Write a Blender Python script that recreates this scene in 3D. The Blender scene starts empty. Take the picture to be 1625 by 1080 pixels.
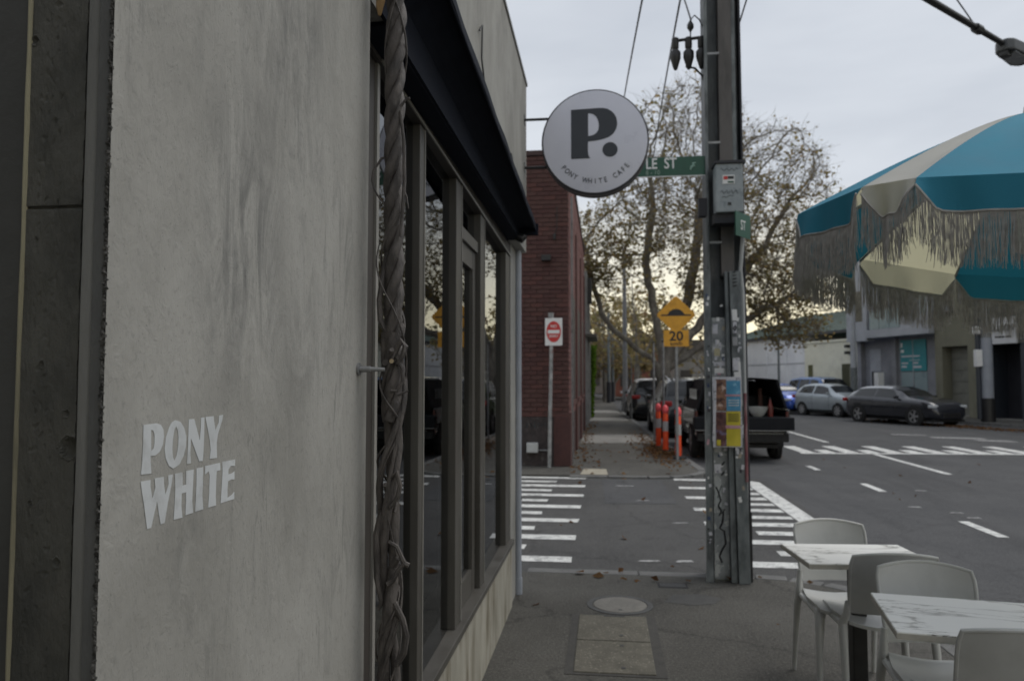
import bpy, bmesh, math, random
import numpy as np
from mathutils import Vector, Matrix, noise

# ------------------------------------------------------------ camera, sky, sun, exposure
scene = bpy.context.scene
COL = scene.collection
cam_data = bpy.data.cameras.new('camera')
cam = bpy.data.objects.new('camera', cam_data)
COL.objects.link(cam)
scene.camera = cam
cam_data.sensor_width = 36.0
cam_data.lens = 36.0 * 1200.0 / 1625.0
cam_data.clip_start = 0.05
cam_data.clip_end = 2000.0
_r = Vector((0.9926, 0.1211, 0.0)); _f = Vector((-0.1210, 0.9912, 0.0529)).normalized()
_r = (_r - _f * _r.dot(_f)).normalized(); _u = _r.cross(_f)
_M = Matrix((_r, _u, -_f)).transposed().to_4x4()
_M.translation = Vector((0, 0, 1.6))
cam.matrix_world = _M
cam_data.dof.use_dof = True
cam_data.dof.focus_distance = 1.35
cam_data.dof.aperture_fstop = 6.5

SUN_DIR = Vector((0.48, 0.22, 0.85)).normalized()          # towards the sun
world = bpy.data.worlds.new('World'); scene.world = world; world.use_nodes = True
wn = world.node_tree.nodes; wl = world.node_tree.links; wn.clear()
w_out = wn.new('ShaderNodeOutputWorld')
sky = wn.new('ShaderNodeTexSky'); sky.sky_type = 'NISHITA'; sky.sun_disc = False
sky.sun_elevation = math.asin(SUN_DIR.z)
sky.sun_rotation = math.atan2(SUN_DIR.x, SUN_DIR.y)
sky.air_density = 1.4; sky.dust_density = 3.0
bg_clear = wn.new('ShaderNodeBackground'); bg_clear.inputs['Strength'].default_value = 0.09
wl.new(sky.outputs[0], bg_clear.inputs['Color'])
# overcast cloud sheet: broad soft noise, a warm clear gap low over the horizon
tc = wn.new('ShaderNodeTexCoord')
mp = wn.new('ShaderNodeMapping'); mp.inputs['Scale'].default_value = (1.5, 1.5, 4.0)
wl.new(tc.outputs['Generated'], mp.inputs['Vector'])
nz = wn.new('ShaderNodeTexNoise'); nz.inputs['Scale'].default_value = 1.3; nz.inputs['Detail'].default_value = 5; nz.inputs['Roughness'].default_value = 0.48
nz.inputs['Distortion'].default_value = 0.4
wl.new(mp.outputs[0], nz.inputs['Vector'])
cr = wn.new('ShaderNodeValToRGB')
cr.color_ramp.elements[0].position = 0.30; cr.color_ramp.elements[0].color = (0.405, 0.436, 0.488, 1)
cr.color_ramp.elements[1].position = 0.72; cr.color_ramp.elements[1].color = (0.62, 0.648, 0.69, 1)
wl.new(nz.outputs['Fac'], cr.inputs['Fac'])
sep = wn.new('ShaderNodeSeparateXYZ'); wl.new(tc.outputs['Generated'], sep.inputs[0])
wob = wn.new('ShaderNodeMath'); wob.operation = 'MULTIPLY_ADD'; wob.inputs[1].default_value = 0.16; wob.inputs[2].default_value = -0.08
wl.new(nz.outputs['Fac'], wob.inputs[0])
add = wn.new('ShaderNodeMath'); add.operation = 'ADD'; wl.new(sep.outputs['Z'], add.inputs[0]); wl.new(wob.outputs[0], add.inputs[1])
gl = wn.new('ShaderNodeValToRGB')
gl.color_ramp.elements[0].position = 0.05; gl.color_ramp.elements[0].color = (1, 1, 1, 1)
gl.color_ramp.elements[1].position = 0.24; gl.color_ramp.elements[1].color = (0, 0, 0, 1)
wl.new(add.outputs[0], gl.inputs['Fac'])
mixc = wn.new('ShaderNodeMix'); mixc.data_type = 'RGBA'
wl.new(gl.outputs['Color'], mixc.inputs[0])
wl.new(cr.outputs['Color'], mixc.inputs[6]); mixc.inputs[7].default_value = (1.05, 0.95, 0.66, 1)
bg_cloud = wn.new('ShaderNodeBackground'); wl.new(mixc.outputs[2], bg_cloud.inputs['Color']); bg_cloud.inputs['Strength'].default_value = 0.98
mixs = wn.new('ShaderNodeMixShader'); mixs.inputs[0].default_value = 0.94
wl.new(bg_clear.outputs[0], mixs.inputs[1]); wl.new(bg_cloud.outputs[0], mixs.inputs[2])
wl.new(mixs.outputs[0], w_out.inputs['Surface'])

sun_d = bpy.data.lights.new('sun', 'SUN'); sun_d.energy = 1.05; sun_d.angle = math.radians(35); sun_d.color = (1.0, 0.97, 0.92)
sun = bpy.data.objects.new('sun', sun_d); COL.objects.link(sun)
sun.rotation_euler = (-SUN_DIR).to_track_quat('-Z', 'Y').to_euler()
vs = scene.view_settings
vs.view_transform = 'Standard'; vs.look = 'None'; vs.gamma = 1.0; vs.use_curve_mapping = False
vs.exposure = 0.42

# ------------------------------------------------------------ helpers
rnd = random.Random(7)
def T(loc, rz=0.0):
    return Matrix.Translation(Vector(loc)) @ Matrix.Rotation(rz, 4, 'Z')
def tag(o, label=None, cat=None, group=None, kind=None):
    if label: o['label'] = label
    if cat: o['category'] = cat
    if group: o['group'] = group
    if kind: o['kind'] = kind
    return o
def thing(name, label, cat, loc=(0, 0, 0), rz=0.0, group=None):
    o = bpy.data.objects.new(name, None); COL.objects.link(o)
    o.empty_display_size = 0.1
    o.location = loc; o.rotation_euler = (0, 0, rz)
    return tag(o, label, cat, group)
class MB:
    def __init__(self): self.v = []; self.f = []
    def add(self, vs, fs):
        b = len(self.v); self.v += [tuple(p) for p in vs]; self.f += [tuple(i + b for i in q) for q in fs]; return self
    def box(self, a, b, m=None):
        (x0, y0, z0), (x1, y1, z1) = a, b
        vs = [(x0,y0,z0),(x1,y0,z0),(x1,y1,z0),(x0,y1,z0),(x0,y0,z1),(x1,y0,z1),(x1,y1,z1),(x0,y1,z1)]
        if m is not None: vs = [m @ Vector(p) for p in vs]
        return self.add(vs, [(0,3,2,1),(4,5,6,7),(0,1,5,4),(1,2,6,5),(2,3,7,6),(3,0,4,7)])
    def tube(self, pts, rad, n=8, caps=True):
        pts = [Vector(p) for p in pts]
        if not hasattr(rad, '__len__'): rad = [rad] * len(pts)
        vs = []; fs = []; prev = None
        for i, p in enumerate(pts):
            t = (pts[min(i+1, len(pts)-1)] - pts[max(i-1, 0)])
            t = t.normalized() if t.length > 1e-9 else Vector((0,0,1))
            if prev is None:
                a = Vector((0,0,1)) if abs(t.z) < 0.9 else Vector((1,0,0))
                u = t.cross(a).normalized()
            else:
                u = prev - t * prev.dot(t); u = u.normalized() if u.length > 1e-9 else t.orthogonal().normalized()
            prev = u; w = t.cross(u)
            for k in range(n):
                an = 2*math.pi*k/n
                vs.append(p + (u*math.cos(an) + w*math.sin(an)) * rad[i])
        for i in range(len(pts)-1):
            for k in range(n):
                k2 = (k+1) % n
                fs.append((i*n+k, i*n+k2, (i+1)*n+k2, (i+1)*n+k))
        if caps:
            fs.append(tuple(range(n-1, -1, -1))); L = (len(pts)-1)*n; fs.append(tuple(L+k for k in range(n)))
        return self.add(vs, fs)
    def lathe(self, prof, n=20, m=None, closed=False):
        vs = []; fs = []
        for (r, z) in prof:
            for k in range(n):
                a = 2*math.pi*k/n; vs.append(Vector((r*math.cos(a), r*math.sin(a), z)))
        if m is not None: vs = [m @ p for p in vs]
        for i in range(len(prof)-1):
            for k in range(n):
                k2 = (k+1) % n; fs.append((i*n+k, i*n+k2, (i+1)*n+k2, (i+1)*n+k))
        if not closed:
            fs.append(tuple(range(n-1, -1, -1))); L = (len(prof)-1)*n; fs.append(tuple(L+k for k in range(n)))
        return self.add(vs, fs)
    def prism(self, poly, h0, h1, m=None):
        n = len(poly)
        vs = [Vector((x, y, h0)) for x, y in poly] + [Vector((x, y, h1)) for x, y in poly]
        if m is not None: vs = [m @ p for p in vs]
        return self.add(vs, [tuple(range(n-1, -1, -1)), tuple(range(n, 2*n))] + [(i, (i+1)%n, n+(i+1)%n, n+i) for i in range(n)])
    def grid(self, fn, nu, nv):
        vs = [fn(i/nu, j/nv) for j in range(nv+1) for i in range(nu+1)]
        return self.add(vs, [(j*(nu+1)+i, j*(nu+1)+i+1, (j+1)*(nu+1)+i+1, (j+1)*(nu+1)+i) for j in range(nv) for i in range(nu)])
    def mesh(self, name, mat, smooth=False, bevel=0.0):
        me = bpy.data.meshes.new(name)
        if bevel > 0:
            bm = bmesh.new()
            bv = [bm.verts.new(p) for p in self.v]
            for q in self.f:
                try: bm.faces.new([bv[i] for i in q])
                except ValueError: pass
            bmesh.ops.recalc_face_normals(bm, faces=bm.faces)
            ed = [e for e in bm.edges if len(e.link_faces) == 2 and e.calc_face_angle(0) > 0.6]
            bmesh.ops.bevel(bm, geom=ed, offset=bevel, segments=2, affect='EDGES', profile=0.6)
            bm.to_mesh(me); bm.free()
        else:
            me.from_pydata(self.v, [], self.f)
        me.update()
        if mat: me.materials.append(mat)
        if smooth:
            me.polygons.foreach_set('use_smooth', [True]*len(me.polygons))
            try: me.set_sharp_from_angle(angle=math.radians(40))
            except Exception: pass
        return me
    def build(self, name, mat, parent=None, smooth=False, bevel=0.0, loc=None, local=True, fix=False):
        if not local and parent is not None:
            inv = T(parent.location, parent.rotation_euler.z).inverted()
            self.v = [tuple(inv @ Vector(p)) for p in self.v]
        me = self.mesh(name, mat, smooth, bevel)
        if fix:
            bm = bmesh.new(); bm.from_mesh(me); bmesh.ops.recalc_face_normals(bm, faces=bm.faces); bm.to_mesh(me); bm.free()
        return link(name, me, parent, loc)
def link(name, me, parent=None, loc=None, rot=None):
    o = bpy.data.objects.new(name, me); COL.objects.link(o)
    if parent is not None: o.parent = parent
    if loc is not None: o.location = loc
    if rot is not None: o.rotation_euler = rot
    return o
def boxpart(name, mat, a, b, parent=None, bevel=0.0, local=True):
    return MB().box(a, b).build(name, mat, parent, bevel=bevel, local=local)
def children(o):
    return [c for c in bpy.data.objects if c.parent == o]
def copy_tree(o, loc, rz, parent=None):
    c = o.copy(); COL.objects.link(c); c.parent = parent
    if loc is not None: c.location = loc; c.rotation_euler = (0, 0, rz)
    for ch in children(o): copy_tree(ch, None, 0, c)
    return c
def poly_with_holes(loops, depth, m):
    """flat letter outline (first loop outer, rest holes), extruded by depth"""
    bm = bmesh.new(); edges = []
    for lp in loops:
        vs = [bm.verts.new((x, y, 0)) for x, y in lp]
        edges += [bm.edges.new((vs[i], vs[(i+1) % len(vs)])) for i in range(len(vs))]
    bmesh.ops.triangle_fill(bm, edges=edges, use_beauty=True)
    r = bmesh.ops.extrude_face_region(bm, geom=list(bm.faces))
    for g in r['geom']:
        if isinstance(g, bmesh.types.BMVert): g.co.z += depth
    bmesh.ops.recalc_face_normals(bm, faces=bm.faces)
    bm.transform(m)
    me = bpy.data.meshes.new('outline'); bm.to_mesh(me); bm.free(); return me
def shape(name, loops, depth, m, mat, parent):
    me = poly_with_holes(loops, depth, m); me.name = name; me.materials.append(mat)
    return link(name, me, parent)
def letters(name, text, size, m, mat, parent, depth=0.002, align='CENTER', sx=1.0, bold=0.0):
    cu = bpy.data.curves.new(name, 'FONT'); cu.body = text; cu.size = size; cu.extrude = depth; cu.align_x = align; cu.align_y = 'CENTER'
    cu.offset = bold; cu.resolution_u = 3
    tmp = bpy.data.objects.new('tmp', cu); COL.objects.link(tmp)
    me = bpy.data.meshes.new_from_object(tmp)
    bpy.data.objects.remove(tmp); bpy.data.curves.remove(cu)
    me.name = name; me.transform(m @ Matrix.Diagonal((sx, 1, 1, 1)))
    me.materials.clear(); me.materials.append(mat)
    return link(name, me, parent)
# frames for flat things that face the camera side (-Y) or the street (+X)
def FRONT(x, y, z):   # local x -> world x, local y -> world z, local z -> world -y
    return Matrix(((1,0,0,x),(0,0,-1,y),(0,1,0,z),(0,0,0,1)))

# ------------------------------------------------------------ materials
MATS = {}
def nd(t, kind, **kw):
    n = t.nodes.new(kind)
    for k, v in kw.items():
        if k.startswith('_'): setattr(n, k[1:], v)
        else: n.inputs[k.replace('_', ' ')].default_value = v
    return n
def pm(name, c1, c2=None, scale=8.0, rough=0.7, metal=0.0, bump=0.0, bscale=None, stretch=(1,1,1), detail=4, lo=0.35, hi=0.65,
       c3=None, s3=2.0, f3=(0.5,0.7), spec=0.5, speck=None, coat=0.0, trans=0.0, distort=0.0, rvar=0.12, tcol=None):
    """procedural material: two colours through noise, an optional third in patches, optional fine specks, bump"""
    m = bpy.data.materials.new(name); m.use_nodes = True; t = m.node_tree; t.nodes.clear()
    out = nd(t, 'ShaderNodeOutputMaterial'); b = nd(t, 'ShaderNodeBsdfPrincipled')
    t.links.new(b.outputs[0], out.inputs[0])
    tcx = nd(t, 'ShaderNodeTexCoord'); mpx = nd(t, 'ShaderNodeMapping'); mpx.inputs['Scale'].default_value = stretch
    t.links.new(tcx.outputs['Object'], mpx.inputs['Vector'])
    n1 = nd(t, 'ShaderNodeTexNoise', Scale=scale, Detail=detail, Roughness=0.6, Distortion=distort); t.links.new(mpx.outputs[0], n1.inputs['Vector'])
    r1 = nd(t, 'ShaderNodeValToRGB'); e = r1.color_ramp.elements
    c2 = c2 or tuple(min(1, x*1.18) for x in c1)
    e[0].position = lo; e[0].color = (*c1, 1); e[1].position = hi; e[1].color = (*c2, 1)
    t.links.new(n1.outputs['Fac'], r1.inputs['Fac']); col = r1.outputs['Color']
    if c3:
        n2 = nd(t, 'ShaderNodeTexNoise', Scale=s3, Detail=5.0, Roughness=0.62); t.links.new(mpx.outputs[0], n2.inputs['Vector'])
        r2 = nd(t, 'ShaderNodeValToRGB'); q = r2.color_ramp.elements; q[0].position, q[1].position = f3
        t.links.new(n2.outputs['Fac'], r2.inputs['Fac'])
        mx = nd(t, 'ShaderNodeMix', _data_type='RGBA'); t.links.new(r2.outputs['Color'], mx.inputs[0]); t.links.new(col, mx.inputs[6]); mx.inputs[7].default_value = (*c3, 1)
        col = mx.outputs[2]
    if speck:
        sc, sv, thr = speck
        n3 = nd(t, 'ShaderNodeTexNoise', Scale=sc, Detail=2.0); t.links.new(tcx.outputs['Object'], n3.inputs['Vector'])
        r3 = nd(t, 'ShaderNodeValToRGB'); q = r3.color_ramp.elements; q[0].position = thr; q[1].position = thr + 0.07
        t.links.new(n3.outputs['Fac'], r3.inputs['Fac'])
        mx = nd(t, 'ShaderNodeMix', _data_type='RGBA'); t.links.new(r3.outputs['Color'], mx.inputs[0]); t.links.new(col, mx.inputs[6]); mx.inputs[7].default_value = (*sv, 1)
        col = mx.outputs[2]
    t.links.new(col, b.inputs['Base Color'])
    rr = nd(t, 'ShaderNodeMapRange'); rr.inputs['To Min'].default_value = max(0.02, rough - rvar); rr.inputs['To Max'].default_value = min(1, rough + rvar)
    t.links.new(n1.outputs['Fac'], rr.inputs['Value']); t.links.new(rr.outputs[0], b.inputs['Roughness'])
    b.inputs['Metallic'].default_value = metal; b.inputs['Specular IOR Level'].default_value = spec
    if coat: b.inputs['Coat Weight'].default_value = coat; b.inputs['Coat Roughness'].default_value = 0.04
    if bump:
        n4 = nd(t, 'ShaderNodeTexNoise', Scale=bscale or scale*6, Detail=6.0, Roughness=0.65); t.links.new(mpx.outputs[0], n4.inputs['Vector'])
        bp = nd(t, 'ShaderNodeBump', Strength=bump, Distance=0.01); t.links.new(n4.outputs['Fac'], bp.inputs['Height']); t.links.new(bp.outputs[0], b.inputs['Normal'])
    if trans:
        tr = nd(t, 'ShaderNodeBsdfTranslucent')
        if tcol: tr.inputs['Color'].default_value = (*tcol, 1)
        else: t.links.new(col, tr.inputs['Color'])
        ms = nd(t, 'ShaderNodeMixShader'); ms.inputs[0].default_value = trans
        t.links.new(b.outputs[0], ms.inputs[1]); t.links.new(tr.outputs[0], ms.inputs[2]); t.links.new(ms.outputs[0], out.inputs[0])
    MATS[name] = m
    return m
def glassm(name, tint, ior=1.5, through=(0.55, 0.6, 0.6), rough=0.0):
    m = bpy.data.materials.new(name); m.use_nodes = True; t = m.node_tree; t.nodes.clear()
    out = nd(t, 'ShaderNodeOutputMaterial')
    fr = nd(t, 'ShaderNodeFresnel', IOR=ior)
    tr = nd(t, 'ShaderNodeBsdfTransparent'); tr.inputs['Color'].default_value = (*through, 1)
    g = nd(t, 'ShaderNodeBsdfGlossy'); g.inputs['Color'].default_value = (*tint, 1); g.inputs['Roughness'].default_value = rough
    tcx = nd(t, 'ShaderNodeTexCoord'); n1 = nd(t, 'ShaderNodeTexNoise', Scale=3.0, Detail=2.0); t.links.new(tcx.outputs['Object'], n1.inputs['Vector'])
    bp = nd(t, 'ShaderNodeBump', Strength=0.02, Distance=0.01); t.links.new(n1.outputs['Fac'], bp.inputs['Height']); t.links.new(bp.outputs[0], g.inputs['Normal'])
    ms = nd(t, 'ShaderNodeMixShader'); t.links.new(fr.outputs[0], ms.inputs[0]); t.links.new(tr.outputs[0], ms.inputs[1]); t.links.new(g.outputs[0], ms.inputs[2])
    t.links.new(ms.outputs[0], out.inputs[0]); return m

M_path_conc = pm('footpath_concrete', (0.21,0.205,0.19), (0.27,0.26,0.24), 1.6, 0.9, bump=0.4, bscale=80, c3=(0.16,0.155,0.145), s3=1.1)
M_kerb = pm('kerb_stone', (0.115,0.115,0.112), (0.17,0.168,0.16), 4, 0.85, bump=0.5, bscale=50, c3=(0.075,0.075,0.075), s3=2.5)
M_paint = pm('road_paint', (0.56,0.56,0.54), (0.72,0.72,0.69), 5, 0.7, bump=0.3, bscale=120, c3=(0.17,0.17,0.17), s3=11, f3=(0.52,0.70), speck=(70,(0.16,0.16,0.16),0.60), detail=6)
M_paint_worn = pm('road_paint_worn', (0.30,0.30,0.295), (0.46,0.46,0.45), 9, 0.75, c3=(0.09,0.09,0.09), s3=14, f3=(0.45,0.6))
def wall_mat(name, base, pale, dark):
    """trowelled render: cloudy mottling, scuffed smears inside patches, pores and hairline cracks"""
    m = bpy.data.materials.new(name); m.use_nodes = True; t = m.node_tree; t.nodes.clear()
    out = nd(t,'ShaderNodeOutputMaterial'); b = nd(t,'ShaderNodeBsdfPrincipled'); t.links.new(b.outputs[0], out.inputs[0]); b.inputs['Roughness'].default_value = 0.85; b.inputs['Specular IOR Level'].default_value = 0.3
    tcx = nd(t,'ShaderNodeTexCoord')
    def nz_(sc, detail, rough, stretch, dist=0.0):
        mp_ = nd(t,'ShaderNodeMapping'); mp_.inputs['Scale'].default_value = stretch; t.links.new(tcx.outputs['Object'], mp_.inputs['Vector'])
        n_ = nd(t,'ShaderNodeTexNoise', Scale=sc, Detail=detail, Roughness=rough, Distortion=dist); t.links.new(mp_.outputs[0], n_.inputs['Vector']); return n_.outputs['Fac']
    def ramp(fac, a, b_):
        r_ = nd(t,'ShaderNodeMapRange', _clamp=True); r_.inputs['From Min'].default_value = a; r_.inputs['From Max'].default_value = b_; t.links.new(fac, r_.inputs['Value']); return r_.outputs[0]
    def mul(a, b_):
        k_ = nd(t,'ShaderNodeMath', _operation='MULTIPLY'); t.links.new(a, k_.inputs[0])
        if isinstance(b_, float): k_.inputs[1].default_value = b_
        else: t.links.new(b_, k_.inputs[1])
        return k_.outputs[0]
    def mix(col, fac, c):
        x_ = nd(t,'ShaderNodeMix', _data_type='RGBA'); t.links.new(fac, x_.inputs[0])
        if isinstance(col, tuple): x_.inputs[6].default_value = (*col,1)
        else: t.links.new(col, x_.inputs[6])
        x_.inputs[7].default_value = (*c,1); return x_.outputs[2]
    cloud = nz_(2.3, 5.0, 0.6, (1,1.2,0.8), 0.6)
    col = mix(base, ramp(cloud, 0.36, 0.62), pale)
    patch = ramp(nz_(1.9, 3.0, 0.5, (1,1.3,0.8), 0.3), 0.48, 0.64)
    smear = ramp(nz_(9.0, 6.0, 0.7, (1,1.6,0.42), 1.4), 0.50, 0.64)
    col = mix(col, mul(mul(patch, smear), 0.5), dark)
    scuff = ramp(nz_(26.0, 5.0, 0.7, (1,1.5,0.5), 1.0), 0.60, 0.70)
    patch2 = ramp(nz_(3.1, 2.0, 0.5, (1,1.2,0.9)), 0.50, 0.62)
    col = mix(col, mul(mul(scuff, patch2), 0.45), tuple(x*0.75 for x in dark))
    # trowel-burnished dark zones, each with a place of its own on the wall (object space)
    for (cy_, cz_, ry_, rz_, k_) in ((-1.80,1.84,0.20,0.34,0.95),(-1.62,2.25,0.22,0.30,0.6),(-1.55,1.66,0.18,0.16,0.55),(-1.93,1.27,0.035,0.05,0.9)):
        sb_ = nd(t,'ShaderNodeVectorMath', _operation='SUBTRACT'); t.links.new(tcx.outputs['Object'], sb_.inputs[0]); sb_.inputs[1].default_value = (0.0, cy_, cz_)
        sc_ = nd(t,'ShaderNodeVectorMath', _operation='MULTIPLY'); t.links.new(sb_.outputs[0], sc_.inputs[0]); sc_.inputs[1].default_value = (0.0, 1/ry_, 1/rz_)
        ln_ = nd(t,'ShaderNodeVectorMath', _operation='LENGTH'); t.links.new(sc_.outputs[0], ln_.inputs[0])
        zone = ramp(ln_.outputs['Value'], 1.0, 0.15)
        col = mix(col, mul(mul(zone, ramp(nz_(6.5, 7.0, 0.72, (1,1.7,0.6), 1.8), 0.40, 0.60)), k_*0.8), tuple(x*0.9 for x in dark))
    fine = nz_(75.0, 4.0, 0.65, (1,1,0.8)); col = mix(col, mul(ramp(fine, 0.55, 0.75), 0.35), dark)
    pores = ramp(nz_(260.0, 1.0, 0.5, (1,1,1)), 0.70, 0.74); col = mix(col, mul(pores, 0.3), tuple(x*0.5 for x in dark))
    light = ramp(nz_(5.0, 5.0, 0.65, (1,1.4,0.6), 0.8), 0.58, 0.72); col = mix(col, mul(light, 0.4), tuple(min(1,x*1.22) for x in pale))
    t.links.new(col, b.inputs['Base Color'])
    bp_ = nd(t,'ShaderNodeBump', Strength=0.45, Distance=0.006); t.links.new(nz_(38.0, 8.0, 0.7, (1,1.2,0.7), 0.6), bp_.inputs['Height']); t.links.new(bp_.outputs[0], b.inputs['Normal'])
    return m
def worn_asphalt(name, base, pale, dark, stone, rough=0.88, crack=0.35, gum=None):
    m = bpy.data.materials.new(name); m.use_nodes = True; t = m.node_tree; t.nodes.clear()
    out = nd(t,'ShaderNodeOutputMaterial'); b = nd(t,'ShaderNodeBsdfPrincipled'); t.links.new(b.outputs[0], out.inputs[0]); b.inputs['Roughness'].default_value = rough; b.inputs['Specular IOR Level'].default_value = 0.35
    tcx = nd(t,'ShaderNodeTexCoord')
    def nz_(sc, detail, rough_, stretch=(1,1,1), dist=0.0):
        mp_ = nd(t,'ShaderNodeMapping'); mp_.inputs['Scale'].default_value = stretch; t.links.new(tcx.outputs['Object'], mp_.inputs['Vector'])
        n_ = nd(t,'ShaderNodeTexNoise', Scale=sc, Detail=detail, Roughness=rough_, Distortion=dist); t.links.new(mp_.outputs[0], n_.inputs['Vector']); return n_.outputs['Fac']
    def ramp(fac, a, b_):
        r_ = nd(t,'ShaderNodeMapRange', _clamp=True); r_.inputs['From Min'].default_value = a; r_.inputs['From Max'].default_value = b_; t.links.new(fac, r_.inputs['Value']); return r_.outputs[0]
    def mix(col, fac, c, k=1.0):
        if k != 1.0:
            q_ = nd(t,'ShaderNodeMath', _operation='MULTIPLY'); t.links.new(fac, q_.inputs[0]); q_.inputs[1].default_value = k; fac = q_.outputs[0]
        x_ = nd(t,'ShaderNodeMix', _data_type='RGBA'); t.links.new(fac, x_.inputs[0])
        if isinstance(col, tuple): x_.inputs[6].default_value = (*col,1)
        else: t.links.new(col, x_.inputs[6])
        x_.inputs[7].default_value = (*c,1); return x_.outputs[2]
    col = mix(base, ramp(nz_(0.8,6.0,0.65), 0.38, 0.62), pale)
    col = mix(col, ramp(nz_(0.5,4.0,0.6,(2.6,0.35,1),0.5), 0.52, 0.66), dark, 0.6)
    col = mix(col, ramp(nz_(3.5,5.0,0.7), 0.58, 0.70), dark, 0.7)
    grit = nz_(55.0,3.0,0.75); col = mix(col, ramp(grit, 0.50, 0.68), stone, 0.75); col = mix(col, ramp(nz_(95.0,2.0,0.6), 0.56, 0.66), tuple(x*0.45 for x in dark), 0.8)
    vor = nd(t,'ShaderNodeTexVoronoi', _feature='DISTANCE_TO_EDGE', Scale=0.55); mp_ = nd(t,'ShaderNodeMapping'); t.links.new(tcx.outputs['Object'], mp_.inputs['Vector'])
    wn_ = nd(t,'ShaderNodeTexNoise', Scale=2.2, Detail=6.0, Roughness=0.7); t.links.new(tcx.outputs['Object'], wn_.inputs['Vector'])
    va = nd(t,'ShaderNodeVectorMath', _operation='MULTIPLY_ADD'); t.links.new(wn_.outputs['Color'], va.inputs[0]); va.inputs[1].default_value = (0.5,0.5,0.5); t.links.new(tcx.outputs['Object'], va.inputs[2]); t.links.new(va.outputs[0], vor.inputs['Vector'])
    ck_ = nd(t,'ShaderNodeMapRange', _clamp=True); ck_.inputs['From Min'].default_value = 0.0; ck_.inputs['From Max'].default_value = 0.012; ck_.inputs['To Min'].default_value = 1.0; ck_.inputs['To Max'].default_value = 0.0; t.links.new(vor.outputs['Distance'], ck_.inputs['Value'])
    col = mix(col, ck_.outputs[0], tuple(x*0.4 for x in dark), crack)
    if gum:
        v2 = nd(t,'ShaderNodeTexVoronoi', _feature='F1', Scale=3.4); t.links.new(va.outputs[0], v2.inputs['Vector'])
        g_ = nd(t,'ShaderNodeMapRange', _clamp=True); g_.inputs['From Min'].default_value = 0.055; g_.inputs['From Max'].default_value = 0.075; g_.inputs['To Min'].default_value = 1.0; g_.inputs['To Max'].default_value = 0.0; t.links.new(v2.outputs['Distance'], g_.inputs['Value'])
        col = mix(col, g_.outputs[0], gum, 0.65)
    t.links.new(col, b.inputs['Base Color'])
    bp_ = nd(t,'ShaderNodeBump', Strength=0.7, Distance=0.012); t.links.new(grit, bp_.inputs['Height']); t.links.new(bp_.outputs[0], b.inputs['Normal'])
    return m
M_asphalt = worn_asphalt('road_asphalt', (0.060,0.061,0.064), (0.080,0.080,0.082), (0.042,0.042,0.044), (0.125,0.125,0.125), 0.85, 0.3)
M_asphalt_side = worn_asphalt('side_asphalt', (0.062,0.061,0.060), (0.080,0.078,0.076), (0.045,0.044,0.043), (0.125,0.124,0.12), 0.88, 0.4)
M_path = worn_asphalt('footpath_asphalt', (0.066,0.063,0.056), (0.098,0.094,0.084), (0.042,0.040,0.037), (0.16,0.152,0.135), 0.9, 0.5, (0.03,0.029,0.027))
M_conc = wall_mat('wall_render', (0.275,0.269,0.247), (0.355,0.348,0.323), (0.13,0.131,0.127))
M_conc_dark = pm('column_concrete', (0.08,0.079,0.069), (0.128,0.125,0.11), 7, 0.85, bump=0.9, bscale=45, stretch=(1,1.2,0.4), c3=(0.045,0.046,0.042), s3=9, f3=(0.5,0.68), detail=7)  # base tone well below the wall render, mottled by noise
M_conc_strip = pm('reveal_concrete', (0.19,0.19,0.18), (0.25,0.248,0.235), 7, 0.8, bump=0.6, bscale=40, stretch=(1,1,0.25))
M_rough = pm('broken_edge', (0.045,0.044,0.04), (0.22,0.215,0.20), 60, 0.95, bump=1.0, bscale=120, lo=0.4, hi=0.72)
M_beige = pm('beige_seal', (0.33,0.30,0.20), (0.42,0.385,0.265), 12, 0.7, bump=0.3, stretch=(1,1,0.3), c3=(0.2,0.185,0.13), s3=6)
M_greypanel = pm('grey_panel', (0.06,0.06,0.057), (0.078,0.078,0.074), 5, 0.6, bump=0.2)
M_frame = pm('frame_paint', (0.066,0.061,0.053), (0.092,0.086,0.075), 5, 0.42, stretch=(1,1,0.3), bump=0.1, c3=(0.10,0.095,0.085), s3=6)
M_frame_dark = pm('frame_dark', (0.04,0.034,0.029), (0.06,0.052,0.045), 6, 0.6, stretch=(1,1,0.3), bump=0.15)
M_frame_lite = pm('frame_light_edge', (0.22,0.212,0.192), (0.28,0.27,0.247), 6, 0.5)
M_dwarf = pm('dwarf_wall', (0.30,0.285,0.235), (0.40,0.38,0.32), 4, 0.9, bump=0.5, bscale=50, stretch=(1,2.2,0.6), c3=(0.17,0.145,0.10), s3=3.5, f3=(0.5,0.72))
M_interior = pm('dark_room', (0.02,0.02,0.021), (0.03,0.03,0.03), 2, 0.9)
M_awning = pm('awning_fabric', (0.012,0.014,0.021), (0.017,0.02,0.029), 9, 0.8, bump=0.25, bscale=160, spec=0.08)
M_black = pm('black_metal', (0.012,0.012,0.013), (0.022,0.022,0.023), 12, 0.45)
M_vine = pm('vine_bark', (0.045,0.039,0.036), (0.12,0.106,0.097), 40, 0.62, bump=0.55, bscale=120, stretch=(1,1,0.4), c3=(0.035,0.031,0.03), s3=14, f3=(0.55,0.75))
M_cutwood = pm('cut_wood', (0.42,0.33,0.2), (0.5,0.4,0.26), 60, 0.8)
M_letter = pm('wall_lettering_paint', (0.50,0.52,0.53), (0.57,0.59,0.60), 9, 0.6, c3=(0.42,0.43,0.43), s3=22)
M_steel = pm('galvanised_steel', (0.24,0.245,0.25), (0.33,0.335,0.34), 22, 0.5, metal=0.5, c3=(0.17,0.17,0.17), s3=7)
M_downpipe = pm('downpipe_paint', (0.30,0.325,0.37), (0.36,0.385,0.43), 6, 0.5)
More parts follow.
